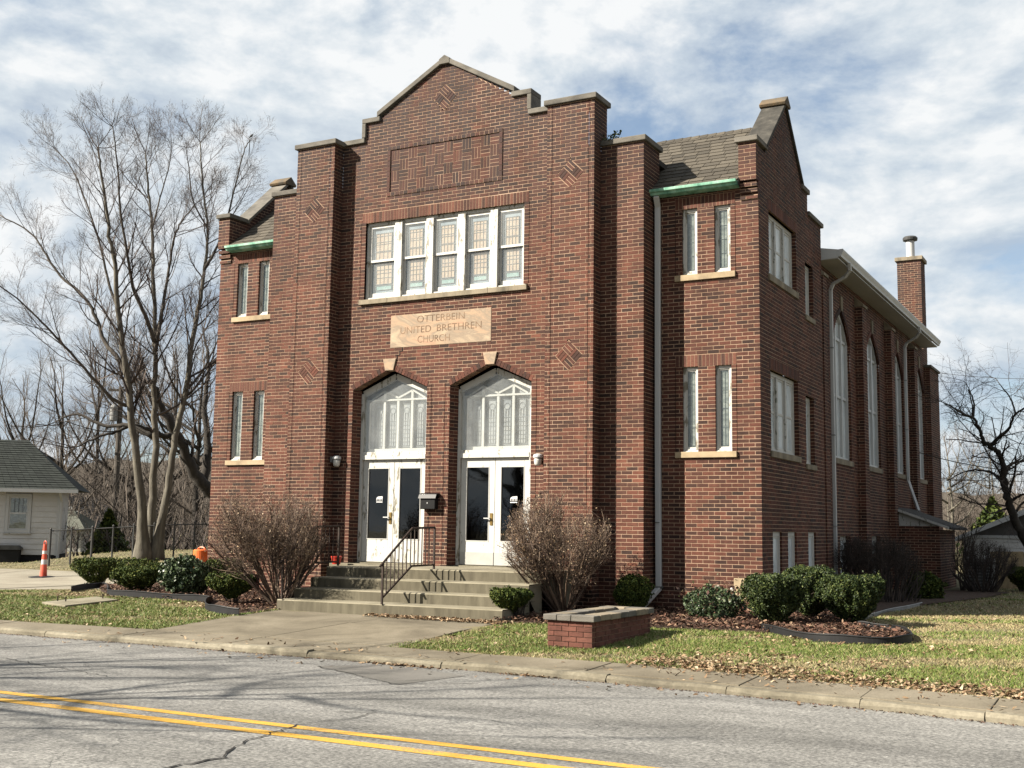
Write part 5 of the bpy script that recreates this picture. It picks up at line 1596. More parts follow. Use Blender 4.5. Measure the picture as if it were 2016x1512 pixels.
limbs = [
    (px([(281, 1088), (276, 960), (263, 850), (250, 735), (233, 610), (226, 520), (212, 430), (200, 340), (192, 290)], D, -.5), .30, .035),
    (px([(250, 738), (228, 700), (205, 672), (188, 625), (166, 585), (119, 542), (86, 494), (60, 458), (0, 423)], D, 1.5), .17, .03),
    (px([(259, 800), (228, 790), (190, 752), (128, 682), (90, 642), (47, 600), (-30, 540)], D, -2.5), .13, .025),
    (px([(233, 612), (215, 560), (196, 480), (170, 400), (140, 330), (105, 290)], D, 2.0), .10, .02),
    (px([(296, 1088), (300, 980), (306, 880), (304, 780), (306, 680), (302, 560), (300, 450), (290, 360), (286, 300)], D + .4, .8), .28, .03),
    (px([(304, 672), (286, 620), (262, 565), (249, 490), (236, 410), (232, 330), (222, 250)], D + .4, -1.8), .15, .025),
    (px([(306, 690), (318, 620), (330, 545), (343, 468), (362, 430), (386, 400)], D + .4, 2.0), .14, .025),
    (px([(300, 450), (315, 390), (332, 330), (338, 290)], D + .6, 1.0), .06, .018),
    (px([(308, 1088), (330, 960), (346, 860), (366, 766), (380, 660), (395, 585), (404, 525), (409, 450), (400, 370), (394, 280)], D + .2, 1.5), .26, .03),
    (px([(404, 527), (425, 490), (447, 430), (462, 370), (480, 300), (492, 275)], D + 1, 1.5), .10, .02),
    (px([(366, 768), (395, 735), (420, 690), (440, 640)], D + .6, 2), .10, .03),
    (px([(409, 450), (380, 395), (372, 330), (366, 290)], D + 1.4, -1), .06, .018),
]
limbs = [(P_, a_ * .48, b_ * .58) for P_, a_, b_ in limbs]
tree('maple_tree', 'tall bare grey tree with several forking trunks behind the left fence', limbs, PB, 3, 'bark', 'twig', None, 2.9, 1.75, (.45, .95), start=.28, kidr=.5, flare=.9, limb_bark='bark_limb')
D = 42.0
limbs = [
    (px([(432, 985), (398, 950), (368, 900), (345, 850), (318, 800), (300, 760), (262, 742), (225, 735)], D, -2), .42, .05),
    (px([(345, 850), (322, 858), (290, 845), (262, 838), (228, 850), (190, 862), (150, 880)], D, -2), .20, .03),
    (px([(398, 950), (410, 880), (402, 800), (412, 720), (400, 650)], D, 2), .30, .04),
    (px([(300, 860), (255, 838), (205, 838), (150, 815), (110, 830)], D - 2, 1), .16, .03),
    (px([(412, 720), (440, 690), (450, 640)], D + 2, 2), .12, .03),
]
limbs = [(P_, a_ * .62, b_ * .8) for P_, a_, b_ in limbs]
tree('oak_tree', 'dark leaning bare tree with crooked limbs behind the tall grey tree', limbs, PB2, 9, 'bark_dark', 'twig_dark', None, 1.2, 2.6, (.6, 1.2), start=.2)
# more bare trees of the wood behind, each on its own
PF = {'lev': [dict(seg=4, up=.08, wig=.13, kids=6, ang=(.45, .9), len=(.45, .75), rk=.55), dict(seg=3, up=.06, wig=.16, kids=4, ang=(.4, .9), len=(.4, .7), rk=.7), dict(seg=2, up=.04, wig=.18)]}
far = [(45, 1050, 66, 9.5, 'leftmost bare tree of the wood, rising behind the white house'), (120, 1052, 58, 9.0, 'bare tree rising over the right end of the white house roof'), (178, 1050, 70, 12, 'bare tree left of the utility pole in the wood'),
       (238, 1050, 62, 10, 'bare tree just right of the utility pole in the wood'), (330, 1050, 60, 10.5, 'bare tree in the wood seen between the grey trunks'), (385, 1052, 54, 10.5, 'rightmost bare tree of the left wood beside the church wall')]
for i, (u, v, d, h, lab) in enumerate(far):
    rg = random.Random(50 + i)
    b0 = at(u, v, d); b0[2] = gz(b0[0], b0[1]) - .1
    lm = []; h *= 1.15
    top = b0 + np.array([rg.uniform(-1, 1), rg.uniform(-1, 1), h * .75])
    mid = (b0 + top) / 2 + np.array([rg.uniform(-.5, .5), rg.uniform(-.5, .5), 0])
    lm.append(([b0, mid, top], .20, .04))
    for k in range(7):
        t = rg.uniform(.25, .8); s0 = b0 + (top - b0) * t; az = rg.uniform(0, 6.28); l = h * rg.uniform(.25, .42)
        lm.append(([s0, s0 + np.array([math.cos(az) * l * .5, math.sin(az) * l * .5, l * .35]), s0 + np.array([math.cos(az) * l * .85, math.sin(az) * l * .85, l * .95])], .09, .025))
    tree('bare_tree', lab, lm, PF, 70 + i, 'bark_dark', 'twig_far', 'bare trees in the wood at the left', 1.5, 2.6, (.5, 1.0), start=.15)
# thin undergrowth of the far wood: one mass of whips and twigs
def thicket(name, label, x_rng, seed, n, hmax, mat, dr, vb=1050):
    rg = random.Random(seed); S = []
    PT = {'lev': [dict(seg=4, up=.10, wig=.16, kids=7, ang=(.4, 1.0), len=(.35, .6), rk=.6), dict(seg=3, up=.05, wig=.2, kids=2.5, ang=(.4, 1.0), len=(.4, .7), rk=.7), dict(seg=2, up=.0, wig=.2)]}
    for _ in range(n):
        u = rg.uniform(*x_rng); d = rg.uniform(*dr)
        p = at(u, vb, d); p[2] = gz(p[0], p[1]) - .05
        grow(S, tuple(p), norm((rg.gauss(0, .25), rg.gauss(0, .25), 1)), hmax * rg.uniform(.35, 1.0), rg.uniform(.02, .05), 0, PT, rg)
    o = seg_mesh(name, S, M[mat], None, 3)
    return tag(o, label, 'thicket', None, 'stuff')
thicket('thicket', 'tangled brown undergrowth of the wood behind the left fence', (-60, 440), 5, 620, 5.6, 'twig_far', (54, 92))
thicket('thicket', 'brown brush and far bare wood behind the white garage at the right', (1820, 2090), 6, 260, 5.5, 'twig_far', (70, 110))
thicket('thicket', 'low brush along the fence behind the tall grey tree', (120, 430), 8, 70, 1.9, 'twig_dark', (40, 48), 1075)
# the wooded rise behind everything
hb = MB()
def ridge(name, pts, d, mat, h0=-1):
    P = [at(u, v, d) for u, v in pts]
    V = []
    for p in P: V += [(p[0], p[1], h0), tuple(p), (p[0] - 18, p[1] + 30, p[2] - .2), (p[0] - 18, p[1] + 30, h0)]
    Fq = []
    for i in range(len(P) - 1):
        for j in range(3): Fq.append((4 * i + j, 4 * i + 4 + j, 4 * i + 5 + j, 4 * i + 1 + j))
    o = mesh_np(name, V, np.array(Fq), mat, smooth=True); return tag(o, kind='structure')
M['hill'] = simple('brown winter hillside', [(0.3, (0.075, 0.065, 0.055)), (0.5, (0.12, 0.105, 0.09)), (0.7, (0.17, 0.15, 0.13))], .6, 1.0, 9, 1.0, 3)
ridge('hill', [(-300, 960), (-80, 935), (0, 930), (60, 912), (140, 920), (220, 902), (300, 912), (380, 895), (470, 905), (700, 930)], 150, M['hill'])
ridge('hill', [(1700, 985), (1820, 975), (1870, 968), (1930, 978), (1990, 970), (2060, 978), (2300, 980)], 170, M['hill'])

# tree at the right edge
D = 30.0
limbs = [
    (px([(2040, 1098), (2018, 1062), (1996, 1020), (1985, 985), (1978, 950), (1975, 925), (1968, 895), (1950, 880), (1936, 868), (1928, 842), (1915, 822)], D, -1), .20, .045),
    (px([(1915, 822), (1895, 814), (1872, 800), (1852, 790)], D - 1, -1.2), .055, .016),
    (px([(1915, 822), (1918, 800), (1912, 775), (1900, 752)], D - 1, 1.2), .05, .014),
    (px([(1950, 880), (1965, 862), (1985, 845), (2000, 815), (2030, 795)], D - .6, -1.5), .09, .025),
    (px([(1978, 952), (1960, 935), (1945, 928), (1920, 925), (1895, 930), (1868, 945)], D, 1.5), .07, .016),
    (px([(1985, 1000), (1970, 1005), (1948, 1010), (1925, 990), (1900, 975)], D, -1.5), .05, .014),
    (px([(1975, 925), (1995, 912), (2020, 905), (2050, 880)], D, 1.5), .08, .02),
    (px([(1992, 985), (2010, 975), (2040, 965)], D, -1.5), .07, .02),
    (px([(2000, 815), (1990, 785), (1975, 765), (1960, 745)], D - 1, 1), .045, .012),
]
limbs = [(P_, a_ * .66, b_ * .7) for P_, a_, b_ in limbs]
PR = {'lev': [dict(seg=5, up=.05, wig=.20, kids=6, ang=(.6, 1.2), len=(.4, .75), rk=.55), dict(seg=4, up=.04, wig=.24, kids=4.5, ang=(.6, 1.2), len=(.35, .65), rk=.65), dict(seg=3, up=.0, wig=.26)]}
tree('bare_tree', 'dark spreading bare tree leaning in at the right edge beside the white garage', limbs, PR, 21, 'bark_dark', 'twig_dark', None, 5.6, 1.25, (.7, 1.3), start=.22)
for i, (u, d, h, lab) in enumerate(((1868, 62, 7.0, 'slim grey bare tree right beside the far end of the church'), (1952, 75, 8.5, 'pale bare tree far behind the garage roof'))):
    rg = random.Random(90 + i)
    b0 = at(u, 1050, d); b0[2] = 0.1
    lm = [([b0, b0 + np.array([.2, 0, h * .4]), b0 + np.array([0, .3, h * .8])], .13, .03)]
    for k in range(7):
        t = rg.uniform(.2, .8); s0 = b0 + np.array([0, 0, h * .8 * t]); az = rg.uniform(0, 6.28); l = h * rg.uniform(.22, .36)
        lm.append(([s0, s0 + np.array([math.cos(az) * l * .5, math.sin(az) * l * .5, l * .3]), s0 + np.array([math.cos(az) * l * .8, math.sin(az) * l * .8, l * .9])], .06, .018))
    tree('bare_tree', lab, lm, PF, 120 + i, 'bark', 'twig_far', None, 1.4, 1.9, (.5, 1.0), start=.15)
# small evergreen in front of the wood, and one behind the garage
def conifer(u, v, d, h, w, lab):
    b0 = at(u, v, d); b0[2] = gz(b0[0], b0[1])
    th = thing('evergreen_tree', lab, 'tree', None, tuple(b0))
    n = 2600; t = nrg.random(n) ** .8; r_ = w * (1 - t) * np.sqrt(nrg.random(n)) * nrg.uniform(.7, 1.15, n); a = nrg.uniform(0, 6.283, n)
    pts = np.stack([b0[0] + r_ * np.cos(a), b0[1] + r_ * np.sin(a), b0[2] + .15 + t * h], -1)
    V, Fq = leafcloud(pts, .16, 4); mesh_np('crown', V, Fq, M['yew'], th)
    b = MB(); b.tube([b0, b0 + np.array([0, 0, h * .9])], [.08, .02], 6); b.build('trunk', M['bark_dark'], th)
conifer(212, 1072, 42, 1.6, .9, 'small round dark evergreen at the edge of the left wood')
conifer(1955, 1045, 62, 3.2, 2.2, 'dark evergreen standing behind the white garage roof')

# bare deciduous shrubs
def bare_shrub(lab, base, h, w, seed, nst, lean=(0, 0), mat='twig_shrub', kids=9, rad=.016, spread=.55, name='bare_shrub', group=None, buds=0, dome=None, foot=.10):
    rg = random.Random(seed)
    th = thing(name, lab, 'shrub', group, tuple(base))
    PS = {'lev': [dict(seg=6, up=.05, wig=.09, kids=kids, ang=(.35, .8), len=(.25, .45), rk=.6, **{'from': .35}), dict(seg=4, up=.05, wig=.16, kids=5, ang=(.4, .9), len=(.35, .6), rk=.7), dict(seg=3, up=.04, wig=.2, kids=1.5, ang=(.4, .9), len=(.4, .7), rk=.8), dict(seg=2, up=.04, wig=.2)]}
    S = []
    for _ in range(nst):
        az = rg.uniform(0, 6.283); s_ = spread * math.sqrt(rg.random())
        fr_ = foot * math.sqrt(rg.random()); p = (base[0] + math.cos(az) * fr_, base[1] + math.sin(az) * fr_, base[2])
        d_ = norm((math.cos(az) * s_ * w / h * 1.6 + lean[0], math.sin(az) * s_ * w / h * 1.6 + lean[1], 1))
        grow(S, p, d_, h * rg.uniform(.62, 1.0), rad * rg.uniform(.6, 1.2), 0, PS, rg)
    if dome is not None:
        (ex, ey, ez), (rx, ry, rz) = dome
        S = [q for q in S if ((q[1][0] - ex) / rx) ** 2 + ((q[1][1] - ey) / ry) ** 2 + ((q[1][2] - ez) / rz) ** 2 < rg.uniform(.72, 1.18) or (q[1][2] < ez and q[2] > rad * .30 and abs(q[1][0] - base[0]) < rx * .8)]
    st = [q for q in S if q[2] > rad * .38]; tw = [q for q in S if q[2] <= rad * .38]
    seg_mesh('stems', st, M[mat], th, 5)
    seg_mesh('twigs', tw, M[mat], th, 3)
    if buds:
        pts = np.array([q[1] for q in rg.sample(tw, min(buds, len(tw)))])
        V, Fq = leafcloud(pts, .018, seed); mesh_np('buds', V, Fq, M['leaf_dead'], th)
    return th
def dome_px(u, v, ru, rv, base):
    d = depth_of(base)
    c = at(u, v, d)
    return ((c[0], c[1], c[2]), (ru / FPX * d, ru / FPX * d * .9, rv / FPX * d))
sb_ = (-7.62, -3.0, .15)
bare_shrub('big bare brown shrub in front of the left tower beside the steps', sb_, 2.25, 2.3, 4, 60, (-.04, .02), kids=22, buds=4500, spread=.62, dome=dome_px(520, 1050, 122, 112, sb_))
sb_ = (-2.78, -1.75, .15)
bare_shrub('big bare brown shrub in front of the right tower by the steps', sb_, 2.15, 1.9, 5, 56, (-.02, -.02), kids=22, buds=4500, spread=.6, dome=dome_px(1098, 1068, 112, 110, sb_))
sb_ = (.85, 5.6, .17)
bare_shrub('large dark bare hedge shrub against the shaded side of the church', sb_, 1.7, 1.2, 6, 90, mat='twig_dark', kids=18, spread=.5, dome=dome_px(1722, 1126, 90, 80, sb_), foot=.75)
bare_shrub('dark bare rounded shrub on the lawn in front of the white garage', gpt(1935, 1166), 1.75, 1.9, 7, 56, mat='twig_dark', kids=15, spread=.6, dome=dome_px(1938, 1112, 66, 52, gpt(1935, 1166)), foot=.35)
bare_shrub('thin bare shrub at the corner of the lean-to', (1.45, 12.6, .17), 1.9, .8, 8, 12, mat='twig_dark', kids=8, spread=.4)

# clipped evergreen bushes
def bush(lab, u0, u1, v0, v1, base, mat='yew', leaf=.035, n=6500, seed=1, prof='cup', group='clipped evergreen bushes by the church', stems=True, name='evergreen_bush', dd=None):
    B = gpt(*base) if len(base) == 2 else np.array(base, float)
    d = depth_of(B) if dd is None else dd
    w = (u1 - u0) / FPX * d; top = at((u0 + u1) / 2, v0, d); bot = at((u0 + u1) / 2, v1, d)
    zt_ = top[2]; zb = max(bot[2], B[2] - .02)
    cx_, cy_ = at((u0 + u1) / 2, (v0 + v1) / 2, d)[:2]
    h = zt_ - zb
    r_ = np.random.default_rng(seed)
    th = thing(name, lab, 'bush', group, (float(B[0]), float(B[1]), float(B[2])))
    n = int(n * 1.7); t = r_.random(n * 2); a = r_.uniform(0, 6.283, n * 2)
    if prof == 'cup': R_ = np.interp(t, [0, .12, .35, .6, .82, .93, 1.0], [.16, .30, .68, .95, 1.0, .90, .62])
    elif prof == 'mound': R_ = np.interp(t, [0, .08, .3, .6, .85, .94, 1.0], [.22, .36, .72, .96, 1.0, .90, .62])
    elif prof == 'dome': R_ = np.interp(t, [0, .15, .4, .65, .85, 1.0], [.45, .75, 1.0, .95, .70, .15])
    else: R_ = np.interp(t, [0, .2, .5, .8, 1.0], [.7, 1.0, 1.0, .8, .35])
    ph = r_.uniform(0, 6.28, 8)
    lump = 1 + .10 * np.sin(3 * a + ph[0] + 4 * t) + .06 * np.sin(5 * a + ph[1] - 7 * t) + .05 * np.sin(9 * a + ph[2] + 11 * t) + .04 * np.sin(17 * a + ph[3]) 
    rf = (1 - .55 * r_.random(n * 2) ** 2.2)
    keep = r_.random(n * 2) < R_ * .9 + .1
    rad = w / 2 * R_ * lump * rf
    zc = zb + t * h * (1 + .05 * np.sin(4 * a + ph[4]) + .04 * np.sin(9 * a + ph[5]))
    pts = np.stack([cx_ + rad * np.cos(a), cy_ + rad * np.sin(a), zc], -1)[keep][:n]
    # flat clipped top
    m = n // 5; a2 = r_.uniform(0, 6.283, m); rr2 = w / 2 * .85 * np.sqrt(r_.random(m))
    if prof in ('cup', 'mound'):
        zz2 = zb + h * (1.0 - .10 * (rr2 / (w / 2)) ** 3 + r_.normal(0, .022, m))
        pts = np.concatenate([pts, np.stack([cx_ + rr2 * np.cos(a2), cy_ + rr2 * np.sin(a2), zz2], -1)])
    tf = r_.integers(0, len(pts), 26)
    tuft = np.repeat(pts[tf], 34, 0); out_ = tuft - np.array([cx_, cy_, zb + h * .45]); out_ /= np.linalg.norm(out_, axis=1)[:, None] + 1e-6
    tuft = tuft + out_ * (np.repeat(r_.uniform(.0, .11, 26), 34) * r_.random(len(tuft)) * w)[:, None] + r_.normal(0, .022, tuft.shape)
    gapc = pts[r_.integers(0, len(pts), 9)]
    dm = np.min(np.linalg.norm(pts[:, None, :] - gapc[None], axis=2) / (w * r_.uniform(.05, .11, 9))[None], axis=1)
    pts = np.concatenate([pts[dm > 1], tuft])
    pts[:, 2] = np.maximum(pts[:, 2], zb + .01)
    V, Fq = leafcloud(pts, leaf * .8, seed + 1, .1)
    mesh_np('foliage', V, Fq, M[mat], th)
    if stems:
        S = []; rg = random.Random(seed)
        PS = {'lev': [dict(seg=4, up=.06, wig=.12, kids=6, ang=(.4, .9), len=(.3, .6), rk=.6), dict(seg=3, up=.05, wig=.2)]}
        for _ in range(9):
            az = rg.uniform(0, 6.28)
            grow(S, (B[0] + .03 * math.cos(az), B[1] + .03 * math.sin(az), B[2] - .02), norm((math.cos(az) * .7 * w / 2 / max(h, .2) + (cx_ - B[0]), math.sin(az) * .7 * w / 2 / max(h, .2) + (cy_ - B[1]), 1)), (zt_ - B[2]) * .85, .014, 0, PS, rg)
        seg_mesh('stems', S, M['twig_dark'], th, 5)
    return th
GL = 'clipped evergreen bushes left of the steps'
GRr = 'clipped evergreen bushes right of the steps'
bush('flat-topped yew at the far left end of the bed beside the driveway', 147, 228, 1101, 1150, (197, 1153), 'yew', .032, 6000, 31, group=GL)
bush('wide flat-topped yew above the middle of the left black edging', 220, 322, 1118, 1164, (268, 1166), 'yew', .032, 6500, 32, group=GL)
bush('low dull yew hedge behind the two flat-topped yews', 212, 322, 1101, 1140, (262, 1142), 'yew', .036, 5500, 33, 'block', group=GL)
bush('dark glossy broad-leaved bush in the middle of the left bed', 318, 414, 1097, 1170, (378, 1174), 'holly', .05, 4200, 34, 'dome', group=GL)
bush('dark yew half hidden between the glossy bush and the bare shrub', 398, 476, 1104, 1160, (440, 1166), 'yew', .034, 5500, 35, group=GL)
bush('small round-topped yew beside the bare shrub at the left of the steps', 412, 500, 1132, 1178, (457, 1192), 'yew', .028, 6500, 36, group=GL)
bush('small yew at the right end of the concrete steps', 965, 1044, 1161, 1205, (1022, 1222), 'yew', .028, 6000, 37, group=GRr)
bush('rounded dark bush in shade against the pier behind the planter', 1210, 1280, 1133, 1200, (-2.02, -1.0, .16), 'yew', .03, 5500, 38, 'dome', group=GRr)
bush('front left one of the three clipped boxwoods at the church corner', 1462, 1584, 1135, 1226, (1538, 1232), 'box', .026, 14000, 39, 'mound', group=GRr)
bush('rear middle one of the three clipped boxwoods at the church corner', 1544, 1644, 1120, 1212, (1597, 1221), 'box', .026, 11500, 40, 'mound', group=GRr)
bush('right one of the three clipped boxwoods at the church corner', 1618, 1737, 1137, 1224, (1674, 1231), 'box', .026, 13500, 41, 'mound', group=GRr)
bush('loose glossy bush with pale and bronze leaves under the lower wing windows', 1345, 1462, 1156, 1220, (1408, 1222), 'holly', .036, 2600, 42, 'dome', group=GRr)
bush('low evergreen in deep shade at the foot of the lean-to', 1785, 1852, 1128, 1178, (1822, 1181), 'yew', .04, 4200, 43, 'block', group=None)
bush('small clipped bush cut by the right edge of the picture', 1984, 2050, 1119, 1160, (2012, 1164), 'yew', .045, 4200, 44, group=None)
# bronzed sprays in the loose bush
B_ = gpt(1425, 1222); r_ = np.random.default_rng(3)
pts = np.stack([r_.normal(0, .30, 420) + B_[0], r_.normal(0, .22, 420) + B_[1], B_[2] + np.abs(r_.normal(.38, .13, 420))], -1)
V, Fq = leafcloud(pts, .038, 77); o_ = mesh_np('sprays', V, Fq, M['holly_red'], [q for q in COL.objects if q.get('label', '').startswith('loose glossy')][0])

# ------------------------------------------------------------------ street tree across the road, left of the frame: its shadow falls on the asphalt
b0 = np.array([-14.2, -18.3, 0.0])
lm = [([b0, b0 + (.1, .1, 2.5), b0 + (.2, 0, 5.0), b0 + (.1, .3, 8.5)], .26, .05)]
rg = random.Random(12)
for k in range(13):
    s0 = b0 + np.array([.1, .1, 2.4 + .42 * k]); az = k * 2.4; l = 4.4 - .2 * k
    lm.append(([s0, s0 + np.array([math.cos(az) * l * .5, math.sin(az) * l * .5, l * .28]), s0 + np.array([math.cos(az) * l, math.sin(az) * l, l * .75])], .10, .022))
tree('street_tree', 'bare street tree across the road, outside the frame, casting branch shadows', lm, PF, 5, 'bark', 'twig', None, 1.8, 1.7, (.5, 1.0), start=.2)
b1 = np.array([-9.6, -17.6, 0.0])
lm = [([p_ - b0 + b1 + np.array([0, 0, 0]) for p_ in P_], a_ * .5, c_ * .55) for P_, a_, c_ in lm]
lm = [([np.array([b1[0] - (p_[1] - b1[1]), b1[1] + (p_[0] - b1[0]), p_[2]]) for p_ in P_], a_, c_) for P_, a_, c_ in lm]
tree('street_tree', 'second bare street tree across the road, outside the frame nearer the camera', lm, PF, 6, 'bark', 'twig', None, 1.8, 1.7, (.5, 1.0), start=.2)

# ------------------------------------------------------------------ white house at the left
hc = at(112, 1095, 40.0); ang_ = .73
FH = Frm((hc[0], hc[1], 0), (math.cos(ang_), math.sin(ang_), 0), (math.sin(ang_), -math.cos(ang_), 0))
house = thing('white_house', 'small white weatherboard house with dark green hip roof at the left edge', 'house', None, (hc[0], hc[1], .2))
HZ0, HZ1, HW = .42, 2.62, 9.0
b = MB(FH); b.box(-HW, 0, .02, 2.2, -.1, HZ0 + .02); b.build('foundation', M['dark'], house)
b = MB(FH); b.box(-HW, -.01, .012, 2.2, HZ0, HZ1); b.build('wall', M['siding'], house)
WU0, WU1, WZ0, WZ1 = -1.64, -1.0, 1.24, 2.38
nb = 12
for k in range(nb):
    z0 = HZ0 + (HZ1 - HZ0) * k / nb; z1 = HZ0 + (HZ1 - HZ0) * (k + 1) / nb
    segs_ = [(-HW, -.06)] if (z1 < WZ0 - .05 or z0 > WZ1 + .06) else [(-HW, WU0 - .10), (WU1 + .10, -.06)]
    for a, c_ in segs_:
        b = MB(Frm(FH.o + FH.u * a, -FH.n, FH.u))
        b.prism([(.008, z0 + .004), (.008, z1), (-.004, z1), (-.026, z0 + .004)], 0, -(c_ - a)); b.build('siding_board', M['siding'], house)
b = MB(FH); b.box(-.075, .03, -.035, .06, HZ0 - .02, HZ1); b.build('corner_board', M['white_trim'], house)
b = MB(FH); ring(b, WU0 - .09, WU1 + .09, WZ0 - .08, WZ1 + .10, -.05, .02, .10); wh = b.build('window', M['white_trim'], house)
b = MB(FH); ring(b, WU0 + .01, WU1 - .01, WZ0 + .02, WZ1, -.02, .01, .05); b.box(WU0 + .05, WU1 - .05, -.025, .008, 1.80, 1.85); b.build('sash', M['white_trim'], wh)
b = MB(FH)
for k in (1, 2, 3): b.box(WU0 + .05 + (WU1 - WU0 - .1) * k / 4 - .008, WU0 + .05 + (WU1 - WU0 - .1) * k / 4 + .008, -.02, -.012, 1.85, WZ1 - .04)
b.build('muntin', M['fence_metal'], wh)
pane(FH, WU0 + .04, WU1 - .04, WZ0 + .05, WZ1 - .03, -.005, 'opal_grey', wh); pane(FH, WU0 + .04, WU1 - .04, WZ0 + .05, WZ1 - .03, -.011, 'glass', wh, 'storm_pane')
b = MB(FH); b.box(WU0 - .12, WU1 + .12, -.08, .0, WZ0 - .12, WZ0 - .082); b.build('sill', M['white_old'], wh)
b = MB(FH); b.prism([(-1.95, .60), (-1.1, .60), (-1.1, .66), (-1.2, .74), (-1.85, .74), (-1.95, .66)], -.55, .0); b.build('window_well_cover', M['fence_metal'], house)
b = MB(FH); b.box(-1.9, -1.15, -.5, .0, -.1, .6); b.build('window_well', M['dark'], house)
ez, oh = 2.63, .62
e = [FH.p(-HW - oh, -.45, ez), FH.p(oh, -.45, ez), FH.p(oh, 3.2, ez), FH.p(-HW - oh, 3.2, ez)]
rdg = [FH.p(-HW + 2, 2.3, 4.45), FH.p(-1.5, 2.3, 4.45)]
b = MB(); b.add([*e, *rdg], [(0, 1, 5, 4), (1, 2, 5), (2, 3, 4, 5), (3, 0, 4), (3, 2, 1, 0)]); hr = b.build('roof', M['shingle_green'], house)
b = MB()
nrow = 22
for k in range(nrow):
    t0 = k / nrow; t1 = (k + 1.12) / nrow
    A0 = e[0] + (rdg[0] - e[0]) * t0; B0 = e[1] + (rdg[1] - e[1]) * t0; A1 = e[0] + (rdg[0] - e[0]) * t1; B1 = e[1] + (rdg[1] - e[1]) * t1
    nn = np.cross(e[1] - e[0], rdg[0] - e[0]); nn /= np.linalg.norm(nn)
    nseg = 40
    for i in range(nseg):
        f0, f1 = i / nseg, (i + .97) / nseg
        h0 = .028 + rng.uniform(-.004, .004)
        P = [A0 + (B0 - A0) * f0, A0 + (B0 - A0) * f1, A1 + (B1 - A1) * f1, A1 + (B1 - A1) * f0]
        b.add([P[0] + nn * h0, P[1] + nn * h0, P[2] + nn * .006, P[3] + nn * .006, P[0], P[1]], [(0, 1, 2, 3), (4, 5, 1, 0)])
tag(b.build('shingle_courses', M['shingle_green'], hr), kind='stuff')
b = MB(FH); b.box(-HW - oh, oh, -.57, -.44, ez - .10, ez + .02); b.build('gutter', M['white_trim'], house)
b = MB(); b.bar(FH.p(.05, -.5, ez - .08), FH.p(.06, -.06, ez - .38), .07); b.bar(FH.p(.06, -.06, ez - .38), FH.p(.02, -.06, .1), .07); b.build('downspout', M['white_trim'], house)

# far buildings between the house and the tree
fh = at(150, 1060, 62); FF_ = Frm((fh[0], fh[1], 0), (.87, .5, 0), (.5, -.87, 0))
far_h = thing('far_house', 'far pale house with white gable trim behind the left wood', 'house', None, (fh[0], fh[1], .2))
b = MB(FF_); b.prism([(-3.2, 0), (1.2, 0), (1.2, 1.3), (-1.0, 2.7), (-3.2, 1.4)], 0, 6); b.build('wall', M['far_wall'], far_h)
b = MB(FF_); b.prism([(-1.0, 2.95), (1.5, 1.2), (1.5, 1.05), (-1.0, 2.78)], -.35, 6); b.prism([(-1.0, 2.95), (-3.6, 1.2), (-3.6, 1.05), (-1.0, 2.78)], -.35, 6); fr_ = b.build('roof', M['far_roof'], far_h)
b = MB(FF_); b.prism([(-1.0, 2.88), (1.52, 1.12), (1.52, .90), (-1.0, 2.66)], -.42, -.36); b.prism([(-1.0, 2.88), (-3.6, 1.12), (-3.6, .90), (-1.0, 2.66)], -.42, -.36); b.build('barge_board', M['white_trim'], far_h)
fs = at(138, 1060, 54); FS_ = Frm((fs[0], fs[1], 0), (.87, .5, 0), (.5, -.87, 0))
shed = thing('shed', 'small far shed with grey green roof right of the white house', 'shed', None, (fs[0], fs[1], .2))
b = MB(FS_); b.box(-2.4, .5, 0, 3, -.1, 1.25); b.build('wall', M['far_wall'], shed)
b = MB(); b.add([FS_.p(-2.7, -.3, 1.22), FS_.p(.75, -.3, 1.22), FS_.p(.75, 3.3, 1.22), FS_.p(-2.7, 3.3, 1.22), FS_.p(-1.6, 1.5, 2.1), FS_.p(-.4, 1.5, 2.1)], [(0, 1, 5, 4), (1, 2, 5), (2, 3, 4, 5), (3, 0, 4), (3, 2, 1, 0)]); b.build('roof', M['far_roof_g'], shed)

# utility pole with transformer
up_ = at(223, 1050, 58); up_[2] = .2
pole = thing('utility_pole', 'wooden utility pole with crossarm and grey transformer in the left wood', 'utility pole', None, tuple(up_))
zt_ = at(223, 757, 58)[2]
b = MB(); b.tube([up_, (up_[0], up_[1], zt_)], [.17, .12], 10); b.build('pole', M['pole'], pole)
b = MB(); b.bar((up_[0] - .5, up_[1] - .35, zt_ - .18), (up_[0] + .45, up_[1] + .32, zt_ - .18), .12, .12); b.build('crossarm', M['pole'], pole)
b = MB(); b.lathe((up_[0] - .1, up_[1] - .30, zt_ - 1.75), [(.16, 0), (.19, .03), (.19, .70), (.15, .76), (.05, .85)], 14); b.build('transformer', M['grey_metal'], pole)
for k in (-.42, .40):
    b = MB(); b.lathe((up_[0] + k, up_[1] + k * .7, zt_ - .12), [(.03, 0), (.05, .04), (.03, .1), (.045, .14)], 8); b.build('insulator', M['light_globe'], pole)

